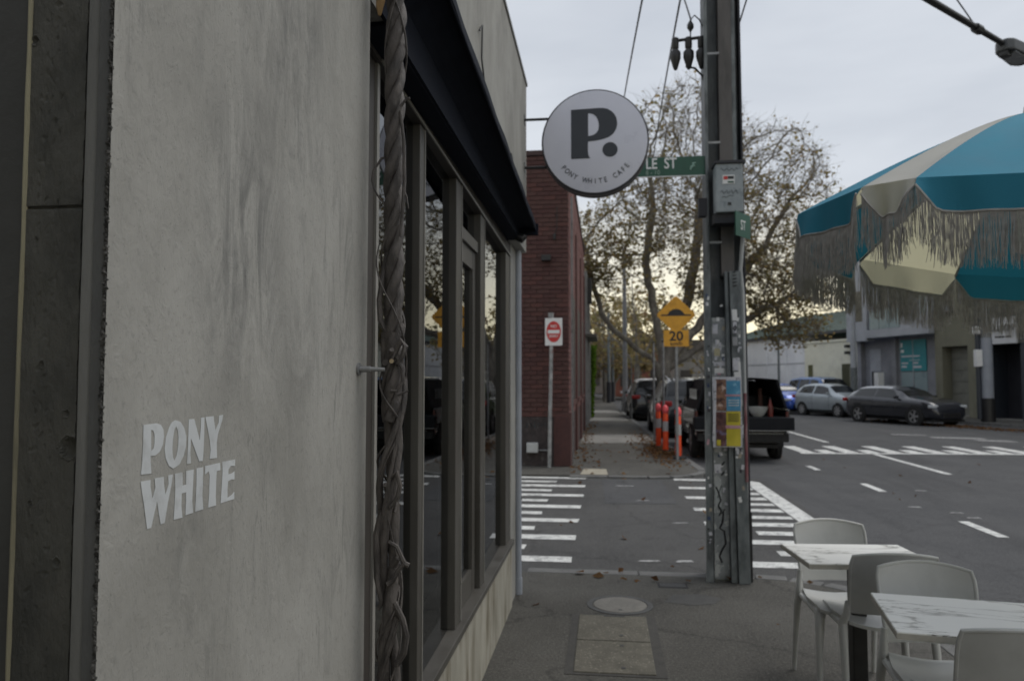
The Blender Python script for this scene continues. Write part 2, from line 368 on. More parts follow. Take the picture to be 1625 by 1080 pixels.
M_signface = pm('sign_acrylic', (0.62,0.63,0.72), (0.67,0.68,0.77), 3, 0.3)
M_signink = pm('sign_ink', (0.028,0.034,0.045), (0.036,0.042,0.054), 6, 0.5)
M_rim = pm('sign_rim', (0.03,0.03,0.036), (0.05,0.05,0.058), 6, 0.4)
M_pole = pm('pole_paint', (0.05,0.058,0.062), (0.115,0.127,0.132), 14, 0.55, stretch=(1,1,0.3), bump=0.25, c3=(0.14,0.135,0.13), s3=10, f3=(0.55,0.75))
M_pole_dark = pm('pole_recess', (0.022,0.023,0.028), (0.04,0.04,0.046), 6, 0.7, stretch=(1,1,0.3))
M_pole_brown = pm('pole_cover', (0.09,0.082,0.078), (0.13,0.12,0.113), 8, 0.6, stretch=(1,1,0.2), c3=(0.06,0.055,0.052), s3=6)
M_conduit = pm('conduit_grey', (0.11,0.126,0.13), (0.20,0.218,0.222), 16, 0.6, stretch=(1,1,0.4), c3=(0.065,0.072,0.074), s3=9)
M_box = pm('meter_box_grey', (0.25,0.285,0.30), (0.33,0.36,0.375), 9, 0.55, c3=(0.17,0.2,0.22), s3=16, f3=(0.56,0.7))
M_green = pm('street_sign_green', (0.012,0.072,0.045), (0.02,0.095,0.06), 9, 0.45)
M_white = pm('sign_white', (0.68,0.68,0.68), (0.76,0.76,0.75), 9, 0.5)
M_yellow = pm('sign_yellow', (0.62,0.30,0.02), (0.70,0.35,0.03), 6, 0.45, c3=(0.52,0.25,0.02), s3=5)
M_signblack = pm('sign_black', (0.012,0.012,0.014), (0.02,0.02,0.022), 10, 0.5)
M_red = pm('sign_red', (0.48,0.03,0.03), (0.56,0.045,0.04), 8, 0.5)
M_orange = pm('bollard_orange', (0.85,0.075,0.015), (0.95,0.11,0.03), 6, 0.5)
M_pink = pm('bollard_cap_pink', (0.9,0.10,0.12), (0.95,0.14,0.15), 6, 0.5)
M_reflect = pm('reflective_band', (0.4,0.4,0.4), (0.5,0.5,0.5), 30, 0.35)
M_rubber = pm('black_rubber', (0.014,0.014,0.015), (0.024,0.024,0.024), 14, 0.8)
M_brick = [pm('brick_red_%d' % i, c, d, 14, 0.85, bump=0.4, bscale=50) for i, (c, d) in enumerate((
    ((0.070,0.034,0.030),(0.094,0.045,0.040)), ((0.060,0.027,0.025),(0.085,0.037,0.034)), ((0.085,0.036,0.031),(0.108,0.046,0.040))))]
M_mortar = pm('mortar', (0.052,0.030,0.028), (0.07,0.041,0.038), 20, 0.95, bump=0.4)
M_plinth = pm('dark_plinth', (0.03,0.024,0.024), (0.055,0.043,0.042), 14, 0.8, bump=0.8, bscale=40, c3=(0.10,0.095,0.09), s3=11, f3=(0.6,0.7))
M_chair = pm('chair_plastic', (0.50,0.505,0.49), (0.55,0.555,0.54), 4, 0.36, bump=0.05, bscale=200, c3=(0.42,0.425,0.41), s3=3)
M_teal = pm('canopy_teal', (0.03,0.235,0.355), (0.038,0.265,0.39), 5, 0.8, bump=0.15, bscale=180, trans=0.25, tcol=(0.012,0.13,0.17))
M_cream = pm('canopy_cream', (0.72,0.71,0.68), (0.78,0.77,0.74), 5, 0.8, bump=0.15, bscale=180, trans=0.5, tcol=(0.62,0.585,0.38))
M_fringe = pm('fringe_cord', (0.52,0.50,0.47), (0.68,0.66,0.63), 40, 0.9, trans=0.3)
M_leaf = None
WALL_LETTERS = {
 'P': [[(0.9302,1.5421),(0.9598,1.5425),(0.9698,1.5399),(0.9762,1.5329),(0.9778,1.5236),(0.9753,1.5121),(0.9685,1.5036),(0.9588,1.4996),(0.9477,1.4998),(0.9487,1.4884),(0.9506,1.4765),(0.9277,1.4777),(0.9296,1.4936),(0.9305,1.5222)], [(0.9476,1.5347),(0.9523,1.5333),(0.9556,1.5277),(0.9561,1.5170),(0.9542,1.5090),(0.9488,1.5062)]],
 'O': [[(1.0053,1.5443),(1.0179,1.5412),(1.0278,1.5322),(1.0338,1.5195),(1.0337,1.5054),(1.0279,1.4920),(1.0173,1.4809),(1.0020,1.4771),(0.9913,1.4820),(0.9834,1.4930),(0.9799,1.5067),(0.9822,1.5216),(0.9891,1.5346),(0.9963,1.5418)], [(1.0066,1.5356),(1.0111,1.5307),(1.0135,1.5193),(1.0131,1.5055),(1.0096,1.4938),(1.0046,1.4877),(1.0008,1.4929),(0.9987,1.5050),(0.9997,1.5186),(1.0028,1.5312)]],
 'N': [[(1.0393,1.5439),(1.0542,1.5437),(1.0709,1.5114),(1.0729,1.5294),(1.0730,1.5444),(1.0828,1.5445),(1.0831,1.5196),(1.0821,1.4921),(1.0802,1.4795),(1.0704,1.4802),(1.0463,1.5159),(1.0455,1.4956),(1.0479,1.4793),(1.0371,1.4796),(1.0386,1.5050),(1.0391,1.5315)]],
 'Y': [[(1.0856,1.5449),(1.1099,1.5451),(1.1112,1.5384),(1.1163,1.5230),(1.1253,1.5339),(1.1267,1.5453),(1.1390,1.5457),(1.1367,1.5371),(1.1241,1.5168),(1.1209,1.5037),(1.1226,1.4798),(1.1008,1.4805),(1.1028,1.4939),(1.1004,1.5072),(1.0923,1.5283)]],
 'W': [[(0.9275,1.4688),(0.9490,1.4681),(0.9494,1.4592),(0.9542,1.4431),(0.9606,1.4560),(0.9581,1.4691),(0.9795,1.4684),(0.9805,1.4582),(0.9847,1.4435),(0.9915,1.4568),(0.9904,1.4692),(1.0015,1.4690),(0.9998,1.4590),(0.9905,1.4300),(0.9842,1.4052),(0.9747,1.4050),(0.9651,1.4374),(0.9531,1.4045),(0.9441,1.4043),(0.9370,1.4338),(0.9307,1.4554)]],
 'H': [[(1.0069,1.4692),(1.0263,1.4691),(1.0271,1.4502),(1.0360,1.4504),(1.0352,1.4698),(1.0559,1.4695),(1.0544,1.4412),(1.0535,1.4235),(1.0569,1.4064),(1.0363,1.4065),(1.0370,1.4261),(1.0365,1.4393),(1.0253,1.4392),(1.0251,1.4210),(1.0284,1.4046),(1.0060,1.4055),(1.0074,1.4222),(1.0085,1.4476)]],
 'I': [[(1.0633,1.4705),(1.0823,1.4701),(1.0825,1.4482),(1.0816,1.4282),(1.0849,1.4071),(1.0619,1.4070),(1.0635,1.4255),(1.0642,1.4488)]],
 'T': [[(1.0876,1.4710),(1.1328,1.4711),(1.1341,1.4595),(1.1227,1.4595),(1.1215,1.4430),(1.1212,1.4223),(1.1230,1.4066),(1.0991,1.4071),(1.1012,1.4272),(1.1015,1.4550),(1.0987,1.4618),(1.0881,1.4584)]],
 'E': [[(1.1393,1.4718),(1.1814,1.4715),(1.1810,1.4610),(1.1674,1.4625),(1.1596,1.4575),(1.1599,1.4497),(1.1720,1.4502),(1.1801,1.4522),(1.1806,1.4392),(1.1703,1.4406),(1.1595,1.4390),(1.1580,1.4266),(1.1586,1.4129),(1.1714,1.4149),(1.1806,1.4190),(1.1811,1.4075),(1.1370,1.4076),(1.1391,1.4292),(1.1411,1.4558)]],
}
# ------------------------------------------------------------ ground, road, side street, footpaths
def structure(o): o['kind'] = 'structure'; return o
def sheet(name, poly, z, mat, thick=0.0, parent=None):
    mb = MB()
    if thick: mb.prism(poly, z - thick, z)
    else: mb.add([(x, y, z) for x, y in poly], [tuple(range(len(poly)))])
    return mb.build(name, mat, parent)
def arc(cx, cy, r, a0, a1, n=8):
    return [(cx + r*math.cos(math.radians(a0+(a1-a0)*i/n)), cy + r*math.sin(math.radians(a0+(a1-a0)*i/n))) for i in range(n+1)]
ground = structure(sheet('ground', [(-400,-300),(400,-300),(400,700),(-400,700)], -0.14, pm('ground_earth', (0.07,0.068,0.062), (0.10,0.097,0.088), 0.2, 0.95)))
road = structure(sheet('road', [(-1.5,-25),(26,-25),(19.5,30),(4,75),(2,140),(-1.5,140)], -0.08, M_asphalt))
side = structure(sheet('side_street', [(-14,6.3),(2.55,6.3),(2.55,13.1),(-14,13.1)], -0.03, M_asphalt_side, 0.1))
MB().add([(2.55,6.3,-0.0305),(3.3,6.3,-0.0765),(3.3,13.1,-0.0765),(2.55,13.1,-0.0305),(1.2,6.3,-0.0305),(1.2,5.5,-0.079),(3.4,5.5,-0.079)], [(0,1,2,3),(4,5,6,1,0)]).build('ramp', M_asphalt, side)
near_poly = [(-3.5,-8),(2.0,-8)] + arc(1.2,5.6,0.8,0,90) + [(-3.5,6.4)]
path_near = structure(sheet('footpath', near_poly, 0.0, M_path, 0.13))
far_poly = [(-0.66,12.95)] + arc(0.7,13.9,0.95,-90,0) + [(1.35,22),(1.1,30),(0.8,40),(0.5,70),(-3,70),(-3,12.95)]
path_far = structure(sheet('footpath_far', far_poly, 0.0, M_path, 0.13))
# paler concrete crossings let into the far footpath
for (y0, y1) in ((19.6,22.6),(30.5,33.0),(38,41)):
    sheet('concrete_crossing', [(-0.62,y0),(1.28-(y0-20)*0.03,y0+0.2),(1.2-(y0-20)*0.03,y1+0.2),(-0.62,y1)], 0.004, M_path_conc, 0, path_far)
sheet('ramp_slab', [(-0.42,13.06),(0.05,13.06),(0.02,13.9),(-0.38,13.9)], 0.005, pm('sandy_slab', (0.30,0.27,0.21), (0.36,0.33,0.26), 6, 0.9, bump=0.3), 0, path_far)
def kerb_run(pts, parent, z=0.004, w=0.15, gap=0.012):
    """kerb stones laid end to end along pts; each stone is a piece of its own"""
    pts = [Vector((x, y, 0)) for x, y in pts]
    for a, b in zip(pts, pts[1:]):
        d = b - a; L = d.length; d.normalize(); n = Vector((-d.y, d.x, 0)); k = max(1, round(L/0.85))
        for i in range(k):
            p0 = a + d*(L*i/k + gap/2); p1 = a + d*(L*(i+1)/k - gap/2); dz = rnd.uniform(-0.004, 0.004)
            q = [p0, p1, p1 - n*w, p0 - n*w]
            MB().prism([(v.x, v.y) for v in q], -0.13, z + dz).build('kerb_stone', M_kerb, parent, bevel=0.008)
kerb_run([(-0.66,6.404),(1.2,6.404)], path_near, w=-0.14)
ca = arc(1.2,5.6,0.804,90,0,5); kerb_run(ca, path_near, w=-0.14); kerb_run([(2.004,5.6),(2.004,-2)], path_near, w=-0.14)
kerb_run([(-0.6,12.946),(0.7,12.946)], path_far, w=0.14); kerb_run(arc(0.7,13.9,0.954,-90,0,4), path_far, w=0.14)
kerb_run([(1.655,13.9),(1.355,22),(1.105,30),(0.805,40)], path_far, w=0.14)

# painted bars of the raised crossing, long and short in turn
def flat(name, poly, z, mat, parent): return sheet(name, poly, z, mat, 0, parent)
def jit(): return rnd.uniform(-0.012, 0.012)
for k in range(7):
    y = 6.90 + 0.965*k
    flat('painted_bar', [(-3.2,y),(-0.31+jit(),y+jit()),(-0.31+jit(),y+0.22+jit()),(-3.2,y+0.22)], -0.026, M_paint, side)
    flat('painted_bar', [(1.12+jit(),y),(2.2,y+jit()),(2.2,y+0.22+jit()),(1.12+jit(),y+0.22)], -0.026, M_paint, side)
    if k < 6:
        y += 0.48
        flat('painted_bar', [(-3.2,y),(-0.78+jit(),y+jit()),(-0.78+jit(),y+0.20+jit()),(-3.2,y+0.20)], -0.026, M_paint, side)
        flat('painted_bar', [(1.62+jit(),y),(2.2,y+jit()),(2.2,y+0.20+jit()),(1.62+jit(),y+0.20)], -0.026, M_paint, side)
flat('painted_edge_line', [(2.22,7.3),(2.45,7.9),(2.45,12.6),(2.22,12.9)], -0.0255, M_paint, side)
flat('asphalt_patch', [(0.0,10.2),(0.95,10.3),(0.9,12.7),(-0.05,12.7)], -0.0265, M_asphalt, side)
for p in ((0.28,7.0,0.22,0.05),(0.75,8.9,0.2,0.05),(0.15,11.9,0.3,0.06),(0.62,7.0,0.17,0.09),(0.4,10.5,0.2,0.04)):
    flat('worn_paint_mark', [(p[0],p[1]),(p[0]+p[2],p[1]+0.02),(p[0]+p[2]*0.9,p[1]+p[3]+0.02),(p[0]+0.03,p[1]+p[3])], -0.0262, M_paint_worn, side)
# lane lines and hump teeth on the main road
for (x, y0, y1, w) in ((4.18,8.79,9.72,0.12),(4.12,12.15,13.05,0.12),(3.92,14.9,15.6,0.11),(6.06,14.5,18.65,0.13),(5.94,21.6,26,0.14),(6.0,30,34,0.14),(4.3,5.6,6.5,0.12)):
    flat('lane_line', [(x,y0),(x+w,y0),(x+w,y1),(x,y1)], -0.076, M_paint, road)
flat('hump_line', [(4.5,18.2),(12.4,18.75),(12.4,19.0),(4.5,18.44)], -0.076, M_paint, road)
for k in range(8):
    x = 4.55 + 1.0*k; y = 18.3 + 0.07*(x-4.5)
    flat('hump_tooth', [(x,y),(x+0.32,y),(x+0.28,y+2.0),(x-0.04,y+2.0)], -0.0756, M_paint, road)
    x += 0.5
    flat('hump_tooth', [(x,y+0.03),(x+0.30,y+0.03),(x+0.28,y+0.95),(x-0.02,y+0.95)], -0.0756, M_paint, road)
for (x, y, w, h) in ((9.6,23.6,1.3,0.5),(10.4,22.6,0.8,0.5),(8.9,24.9,0.9,0.3)):
    flat('worn_paint_mark', [(x,y),(x+w,y-0.35),(x+w,y-0.35+h),(x,y+h)], -0.0755, M_paint_worn, road)
for (x, y) in ((4.0,10.7),(4.35,10.3),(3.1,11.3),(4.7,12.3),(4.4,9.95)):
    flat('worn_paint_mark', [(x,y),(x+0.16,y-0.02),(x+0.15,y+0.07),(x+0.01,y+0.06)], -0.0755, M_paint_worn, road)

# covers let into the near footpath
t = thing('round_cover', 'round pale concrete manhole cover in the asphalt footpath', 'manhole cover', (0.10,5.55,0))
MB().lathe([(0.235,-0.01),(0.235,0.004),(0.196,0.004),(0.196,-0.01)], 32).build('cover_ring', pm('iron_ring', (0.05,0.05,0.05),(0.08,0.08,0.078),15,0.7,bump=0.4), t)
MB().lathe([(0.19,-0.01),(0.19,0.003),(0.186,0.006)], 32).build('cover_lid', pm('cover_concrete', (0.15,0.142,0.127),(0.20,0.19,0.17),9,0.85,bump=0.5,c3=(0.14,0.135,0.12),s3=14), t)
MB().lathe([(0.014,0.0),(0.014,0.0072)], 12, Matrix.Translation((0.0,-0.13,0))).build('lifting_hole', M_black, t)
t = thing('pit_cover', 'rectangular two slab concrete utility pit cover with lifting holes', 'pit cover', (0.045,4.77,0))
M_slab = pm('pit_slab', (0.095,0.088,0.07), (0.14,0.13,0.105), 7, 0.9, bump=0.7, bscale=60, c3=(0.085,0.08,0.062), s3=5, speck=(70,(0.25,0.235,0.19),0.62))
MB().prism([(-0.275,-0.545),(0.285,-0.545),(0.285,0.535),(-0.275,0.535)], -0.02, 0.003).build('pit_frame', pm('pit_frame_dark', (0.048,0.046,0.042),(0.07,0.067,0.061),14,0.9,bump=0.6), t)
for (y0, y1) in ((-0.515,-0.005),(0.005,0.505)):
    s = MB().box((-0.225,y0,-0.01),(0.225,y1,0.009)).build('pit_slab', M_slab, t, bevel=0.006)
    for yy in ((-0.44,-0.08) if y0 < 0 else (0.1,)):
        MB().lathe([(0.014,0.0),(0.014,0.0105)], 12, Matrix.Translation((0.05,yy,0))).build('lifting_hole', M_black, s)
boxpart('lifting_slot', M_black, (-0.06,0.478,0.0),(0.08,0.497,0.0106), t)
t = thing('valve_cover', 'small dark iron valve cover sunk beside the utility pole', 'valve cover', (0.52,6.12,0))
boxpart('cover_lid', pm('iron_lid', (0.03,0.03,0.03),(0.05,0.05,0.05),20,0.6,bump=0.5), (-0.10,-0.055,-0.01),(0.10,0.055,0.004), t, 0.003)
boxpart('cover_frame', M_rubber, (-0.115,-0.07,-0.01),(0.115,0.07,0.0022), t)
flat('tar_patch', [(0.42,5.66),(0.62,5.6),(0.78,5.66),(0.85,5.8),(0.7,5.9),(0.5,5.86)], 0.002, pm('tar_patch', (0.05,0.049,0.047),(0.07,0.069,0.066),9,0.8,bump=0.5), path_near)

# ------------------------------------------------------------ cafe building (left): rendered panel, column, shopfront, parapet
cafe = thing('cafe_building', 'grey rendered cafe frontage with dark framed shop windows', 'building', (-0.6,3.0,0))
def cb(name, mat, a, b, bevel=0.0, parent=None):
    p = parent or cafe
    return MB().box(a, b).build(name, mat, p, bevel=bevel, local=False)
def disp_face(x, y0, y1, z0, z1, ny, nz, fn):
    mb = MB(); mb.grid(lambda u, v: (x + fn(y0+(y1-y0)*u, z0+(z1-z0)*v), y0+(y1-y0)*u, z0+(z1-z0)*v), ny, nz); return mb
def wallnoise(y, z):
    return 0.0003*noise.noise(Vector((y*5, z*2.2, 1.0))) + 0.00015*noise.noise(Vector((y*23, z*11, 4.0)))
panel = disp_face(-0.6012, 0.85, 1.868, 0.0, 4.0, 60, 200, wallnoise)
panel.box((-0.95,0.88,0.0),(-0.6035,1.866,4.0))
panel = panel.build('rendered_wall_panel', M_conc, cafe, smooth=False, local=False)
panel['label'] = 'pale grey rendered wall panel with white lettering'
# the panel's end, seen square on: broken arris, two edge strips, dark column, seal, grey panel
mb = MB(); r2 = random.Random(3)
for i in range(1500):
    z = 0.5 + 2.2*i/1500.0; s = r2.uniform(0.0006,0.0019)
    mb.box((-s,-s,-s),(s,s,s), Matrix.Translation((-0.6018-0.004*r2.random()**0.8, 0.8500+r2.uniform(-0.0006,0.0006), z)) @ Matrix.Rotation(r2.uniform(0,3),4,'X') @ Matrix.Rotation(r2.uniform(0,3),4,'Z'))
mb.box((-0.6058,0.8500,0),(-0.6036,0.8800,4.0)); o = mb.build('broken_edge', M_rough, cafe, local=False); o['kind'] = 'stuff'
cb('reveal_fillet', pm('reveal_mid_grey', (0.105,0.107,0.105),(0.145,0.147,0.143),9,0.85,bump=0.5,stretch=(1,1,0.3)), (-0.6215,0.8515,0),(-0.6060,0.8802,4.0))  # mid grey strip, darker than the strip beside it
MB().grid(lambda u, v: (-0.6385+0.0170*u, 0.8545-0.0022*math.sin(u*math.pi)+0.0008*noise.noise(Vector((u*3,v*30,2))), 4.0*v), 6, 160).build('reveal_strip', M_conc_strip, cafe, smooth=True, local=False)
def colnoise(x, z):
    d = 0.0011*noise.noise(Vector((x*20, z*9, 9.0))) + 0.0006*noise.noise(Vector((x*60, z*30, 2.0)))
    for (cx, cz, r, dep) in ((-0.6500,1.5182,0.0115,0.010),(-0.6617,1.3794,0.0052,0.004),(-0.690,1.62,0.004,0.003),(-0.70,1.45,0.003,0.003),(-0.714,2.03,0.005,0.004),(-0.655,1.56,0.004,0.003)):
        q = math.hypot(x-cx, (z-cz)*0.9)/r*(1+0.25*noise.noise(Vector((x*400,z*400,1))))
        if q < 1.25: d += dep*max(0, 1-q*q*0.8) - (0.0012 if q > 0.9 else 0)
    g = abs(z - 1.8158 - 0.0012*noise.noise(Vector((x*60,0,0))))
    if g < 0.0026: d += 0.006*(1-g/0.0026)
    v = noise.noise(Vector((x*150, z*100, 5)))
    if -0.705 < x < -0.672 and v > 0.2: d += 0.0035*(v-0.2)
    e = x+0.6405+0.0012*noise.noise(Vector((0,z*40,3)))
    if e > -0.0018: d += 0.01
    return d
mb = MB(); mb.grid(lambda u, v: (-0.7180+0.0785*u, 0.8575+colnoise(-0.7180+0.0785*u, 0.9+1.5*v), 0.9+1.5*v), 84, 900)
mb.box((-0.7180,0.869,0.0),(-0.6395,0.8803,4.0)); mb.build('column', M_conc_dark, cafe, local=False)['label'] = 'dark mottled concrete column face with a horizontal joint'
mb = MB(); mb.tube([(-0.7213+0.0008*noise.noise(Vector((0,0,z*7))), 0.8585+0.0008*noise.noise(Vector((3,0,z*5))), z) for z in [0.4+0.02*i for i in range(125)]], [0.0034*(1+0.25*noise.noise(Vector((7,0,z*12)))) for z in [0.4+0.02*i for i in range(125)]], 8)
mb.build('seal_strip', M_beige, cafe, smooth=True, local=False)
cb('grey_side_panel', M_greypanel, (-1.6,0.8605,0),(-0.7195,0.8806,4.0))
# white lettering painted on the panel
YZ = Matrix(((0,0,1,-0.60085),(1,0,0,0),(0,1,0,0),(0,0,0,1)))
let = None
for ch, loops in WALL_LETTERS.items():
    me = poly_with_holes([[(y, z) for y, z in lp] for lp in loops], 0.0004, YZ)
    me.transform(T(cafe.location).inverted()); me.name = 'wall_letter'; me.materials.append(M_letter)
    o = link('wall_letter', me, cafe); o['label'] = 'white painted letter %s on the rendered wall' % ch
# parapet above the shopfront, end return, dwarf wall
mb = disp_face(-0.6012, 1.87, 5.86, 2.93, 3.93, 60, 20, wallnoise); mb.box((-0.95,1.869,2.6),(-0.6035,5.86,3.93)); mb.build('parapet', M_conc, cafe, local=False)
cb('parapet_coping', M_conc_strip, (-0.97,1.869,3.931),(-0.592,5.875,3.955))
cb('end_pier', M_conc, (-0.95,5.42,0),(-0.672,5.84,2.599))
cb('dwarf_wall', M_dwarf, (-0.95,1.87,0),(-0.66,5.417,0.44), 0.004)
cb('window_sill', M_frame, (-0.80,1.88,0.441),(-0.645,5.415,0.475), 0.003)
def slope_box(name, mat, x0, x1, y0, y1, za0, za1, zb0, zb1, parent):
    vs_ = [(x0,y0,za0),(x1,y0,za0),(x1,y1,zb0),(x0,y1,zb0),(x0,y0,za1),(x1,y0,za1),(x1,y1,zb1),(x0,y1,zb1)]
    return MB().add(vs_, [(0,3,2,1),(4,5,6,7),(0,1,5,4),(1,2,6,5),(2,3,7,6),(3,0,4,7)]).build(name, mat, parent, local=False)
slope_box('window_head', M_frame_dark, -0.80,-0.672, 1.88,5.415, 2.578,2.5995, 2.497,2.585, cafe)
slope_box('head_bead', M_frame_lite, -0.6718,-0.667, 2.2,5.41, 2.572,2.583, 2.497,2.509, cafe)
cb('wall_end_channel', M_frame_dark, (-0.82,1.95,0.476),(-0.690,2.20,2.585))
cb('channel_edge', M_frame_lite, (-0.70,2.20,0.476),(-0.682,2.225,2.585))
posts = ((2.62,2.735,2.80),(3.36,3.435,3.56),(4.02,4.13,4.26),(5.13,5.21,5.41))
for i, (y0, y1, y2) in enumerate(posts):
    cb('mullion', M_frame if i != 2 else M_frame, (-0.76,y1-0.01,0.476),(-0.678,y2,2.499+0.027*(5.4-y2)), 0.003)
    cb('mullion_edge', M_frame_lite, (-0.6775,y2-0.012,0.477),(-0.6745,y2-0.002,2.496+0.027*(5.4-y2)))
# door leaf frame between the second and third mullions
cb('door_stile', M_frame, (-0.745,3.561,0.476),(-0.705,3.61,2.30)); cb('door_stile', M_frame, (-0.745,4.02,0.476),(-0.705,4.098,2.30))
cb('door_rail', M_frame, (-0.745,3.612,0.476),(-0.706,4.018,0.60)); cb('door_rail', M_frame, (-0.745,3.612,2.20),(-0.706,4.018,2.30))
cb('transom', M_frame, (-0.75,3.561,2.302),(-0.69,4.098,2.36))
M_glass = glassm('shop_glass', (0.86,0.88,0.9), 1.95, (0.35,0.37,0.38))
def pane(y0, y1, z0, z1, x, rot=0.0):
    m = Matrix.Translation((x, (y0+y1)/2, 0)) @ Matrix.Rotation(math.radians(rot), 4, 'Z')
    return MB().add([m @ Vector((0,(y0-y1)/2,z0)), m @ Vector((0,(y1-y0)/2,z0)), m @ Vector((0,(y1-y0)/2,z1)), m @ Vector((0,(y0-y1)/2,z1))], [(0,1,2,3)]).build('window_pane', M_glass, cafe, local=False)
pane(2.215,2.72,0.476,2.6,-0.706,0.0)
pane(2.79,3.415,0.476,2.58,-0.707,0.8)
pane(3.60,4.02,0.58,2.22,-0.722,0.5); pane(3.54,4.11,2.355,2.56,-0.712,0.5)
pane(4.25,5.19,0.476,2.54,-0.708,0.75)
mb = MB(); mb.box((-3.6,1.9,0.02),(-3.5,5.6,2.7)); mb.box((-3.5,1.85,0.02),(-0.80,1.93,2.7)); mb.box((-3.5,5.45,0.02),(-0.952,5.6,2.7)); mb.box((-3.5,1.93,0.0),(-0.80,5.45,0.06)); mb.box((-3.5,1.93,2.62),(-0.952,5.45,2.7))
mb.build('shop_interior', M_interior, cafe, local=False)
MB().tube([(-0.655,5.75,0.0),(-0.655,5.75,2.72)], 0.026, 12).build('downpipe', M_downpipe, cafe, smooth=True, local=False)
MB().tube([(-0.655,5.75,0.0),(-0.655,5.75,0.12)], 0.031, 12).build('downpipe_shoe', M_downpipe, cafe, smooth=True, local=False)
for z in (0.7,1.9): cb('pipe_clip', M_steel, (-0.69,5.745,z),(-0.624,5.757,z+0.03))
# loose cable on the parapet
MB().tube([(-0.592,3.55,3.30),(-0.59,3.62,3.36),(-0.59,3.60,3.18),(-0.585,3.66,3.08),(-0.58,3.85,3.02),(-0.585,4.05,2.98),(-0.59,4.2,2.9),(-0.59,4.28,2.99),(-0.585,4.2,3.03)], 0.0045, 5).build('loose_cable', M_black, cafe, smooth=True, local=False)

aw = thing('awning', 'dark navy fabric awning folded above the shop windows', 'awning', (-0.6,3.6,2.6))
prof = [(-0.598,2.955),(-0.476,2.715),(-0.468,2.655),(-0.480,2.650),(-0.490,2.70),(-0.598,2.93)]
n = 18
def awp(u, v):
    i = v*(len(prof)-1); k = min(int(i), len(prof)-2); f = i-k
    x = prof[k][0]+(prof[k+1][0]-prof[k][0])*f; z = prof[k][1]+(prof[k+1][1]-prof[k][1])*f
    y = 1.93+(5.24-1.93)*u
    return (x + 0.002*math.sin(y*9), y, z + 0.046*(5.24-y)*min(1, (x+0.602)/0.12) + 0.002*math.sin(y*14+1))
MB().grid(awp, 60, 10).build('awning_fabric', M_awning, aw, local=False, smooth=True)
slope_box('roller_box', M_awning, -0.668,-0.605, 1.93,5.24, 2.665,2.80, 2.588,2.70, aw)
slope_box('awning_backing', M_awning, -0.6006,-0.590, 1.93,5.24, 2.592,2.90, 2.592,2.76, aw)
slope_box('awning_soffit', M_awning, -0.6715,-0.6010, 2.0,5.24, 2.586,2.5985, 2.586,2.5985, aw)
for k in range(3):
    x = -0.655 + 0.035*k; z = 2.602+0.012*k
    MB().tube([(x-0.012,1.95,z+0.062),(x-0.012,5.22,z-0.02)], 0.004, 6).build('fabric_fold', M_awning, aw, local=False, smooth=True)
MB().grid(lambda u, v: (-0.482-0.118*v, 1.935+3.3*u, 2.660+0.046*3.3*(1-u)*(1-0.6*v)+0.012*math.sin(v*3.14)), 20, 4).build('underside', M_awning, aw, local=False)
MB().tube([(-0.474,1.93,2.804),(-0.474,5.25,2.652)], 0.006, 8).build('front_bar', M_awning, aw, local=False, smooth=True)
MB().box((-0.60,5.243,2.62),(-0.455,5.262,2.70)).build('end_cheek', M_awning, aw, local=False)
MB().prism([(-0.604,2.63),(-0.47,2.645),(-0.47,2.70),(-0.604,2.95)], -5.262, -5.252, Matrix(((1,0,0,0),(0,0,-1,0),(0,1,0,0),(0,0,0,1)))).build('end_panel', M_awning, aw, local=False, fix=True)
MB().tube([(-0.60,5.16,2.60),(-0.56,5.16,2.58),(-0.54,5.17,2.60)], [0.03,0.034,0.02], 10).build('winding_gear', M_black, aw, local=False, smooth=True)
MB().box((-0.60,4.72,2.97),(-0.578,4.80,3.05)).build('arm_bracket', M_black, aw, local=False, bevel=0.004)

# unseen neighbour and verandah, added behind the viewer to darken camera-facing sides
nb = thing('unseen_neighbour', 'added unseen neighbour with a verandah, shading from behind the viewer', 'building', (-0.7,-6.0,0))
MB().box((-9,-14,0),(-0.72,-1.7,7.2)).build('wall', M_conc, nb, local=False)
MB().box((-0.72,-14,3.05),(1.9,-1.3,3.2)).build('added_verandah_roof', M_frame, nb, local=False, bevel=0.02)
MB().box((1.86,-14,2.8),(1.92,-1.28,3.25)).build('added_verandah_fascia', M_awning, nb, local=False)
for y in (-1.6,-5.6,-9.6,-13.6): MB().tube([(1.75,y,0),(1.75,y,3.05)], 0.05, 10).build('added_verandah_post', M_steel, nb, local=False, smooth=True)
for y in (-4.5,-8.5,-12.5): MB().box((-0.73,y,0.6),(-0.70,y+2.6,2.6)).build('shop_window', M_frame_dark, nb, local=False)
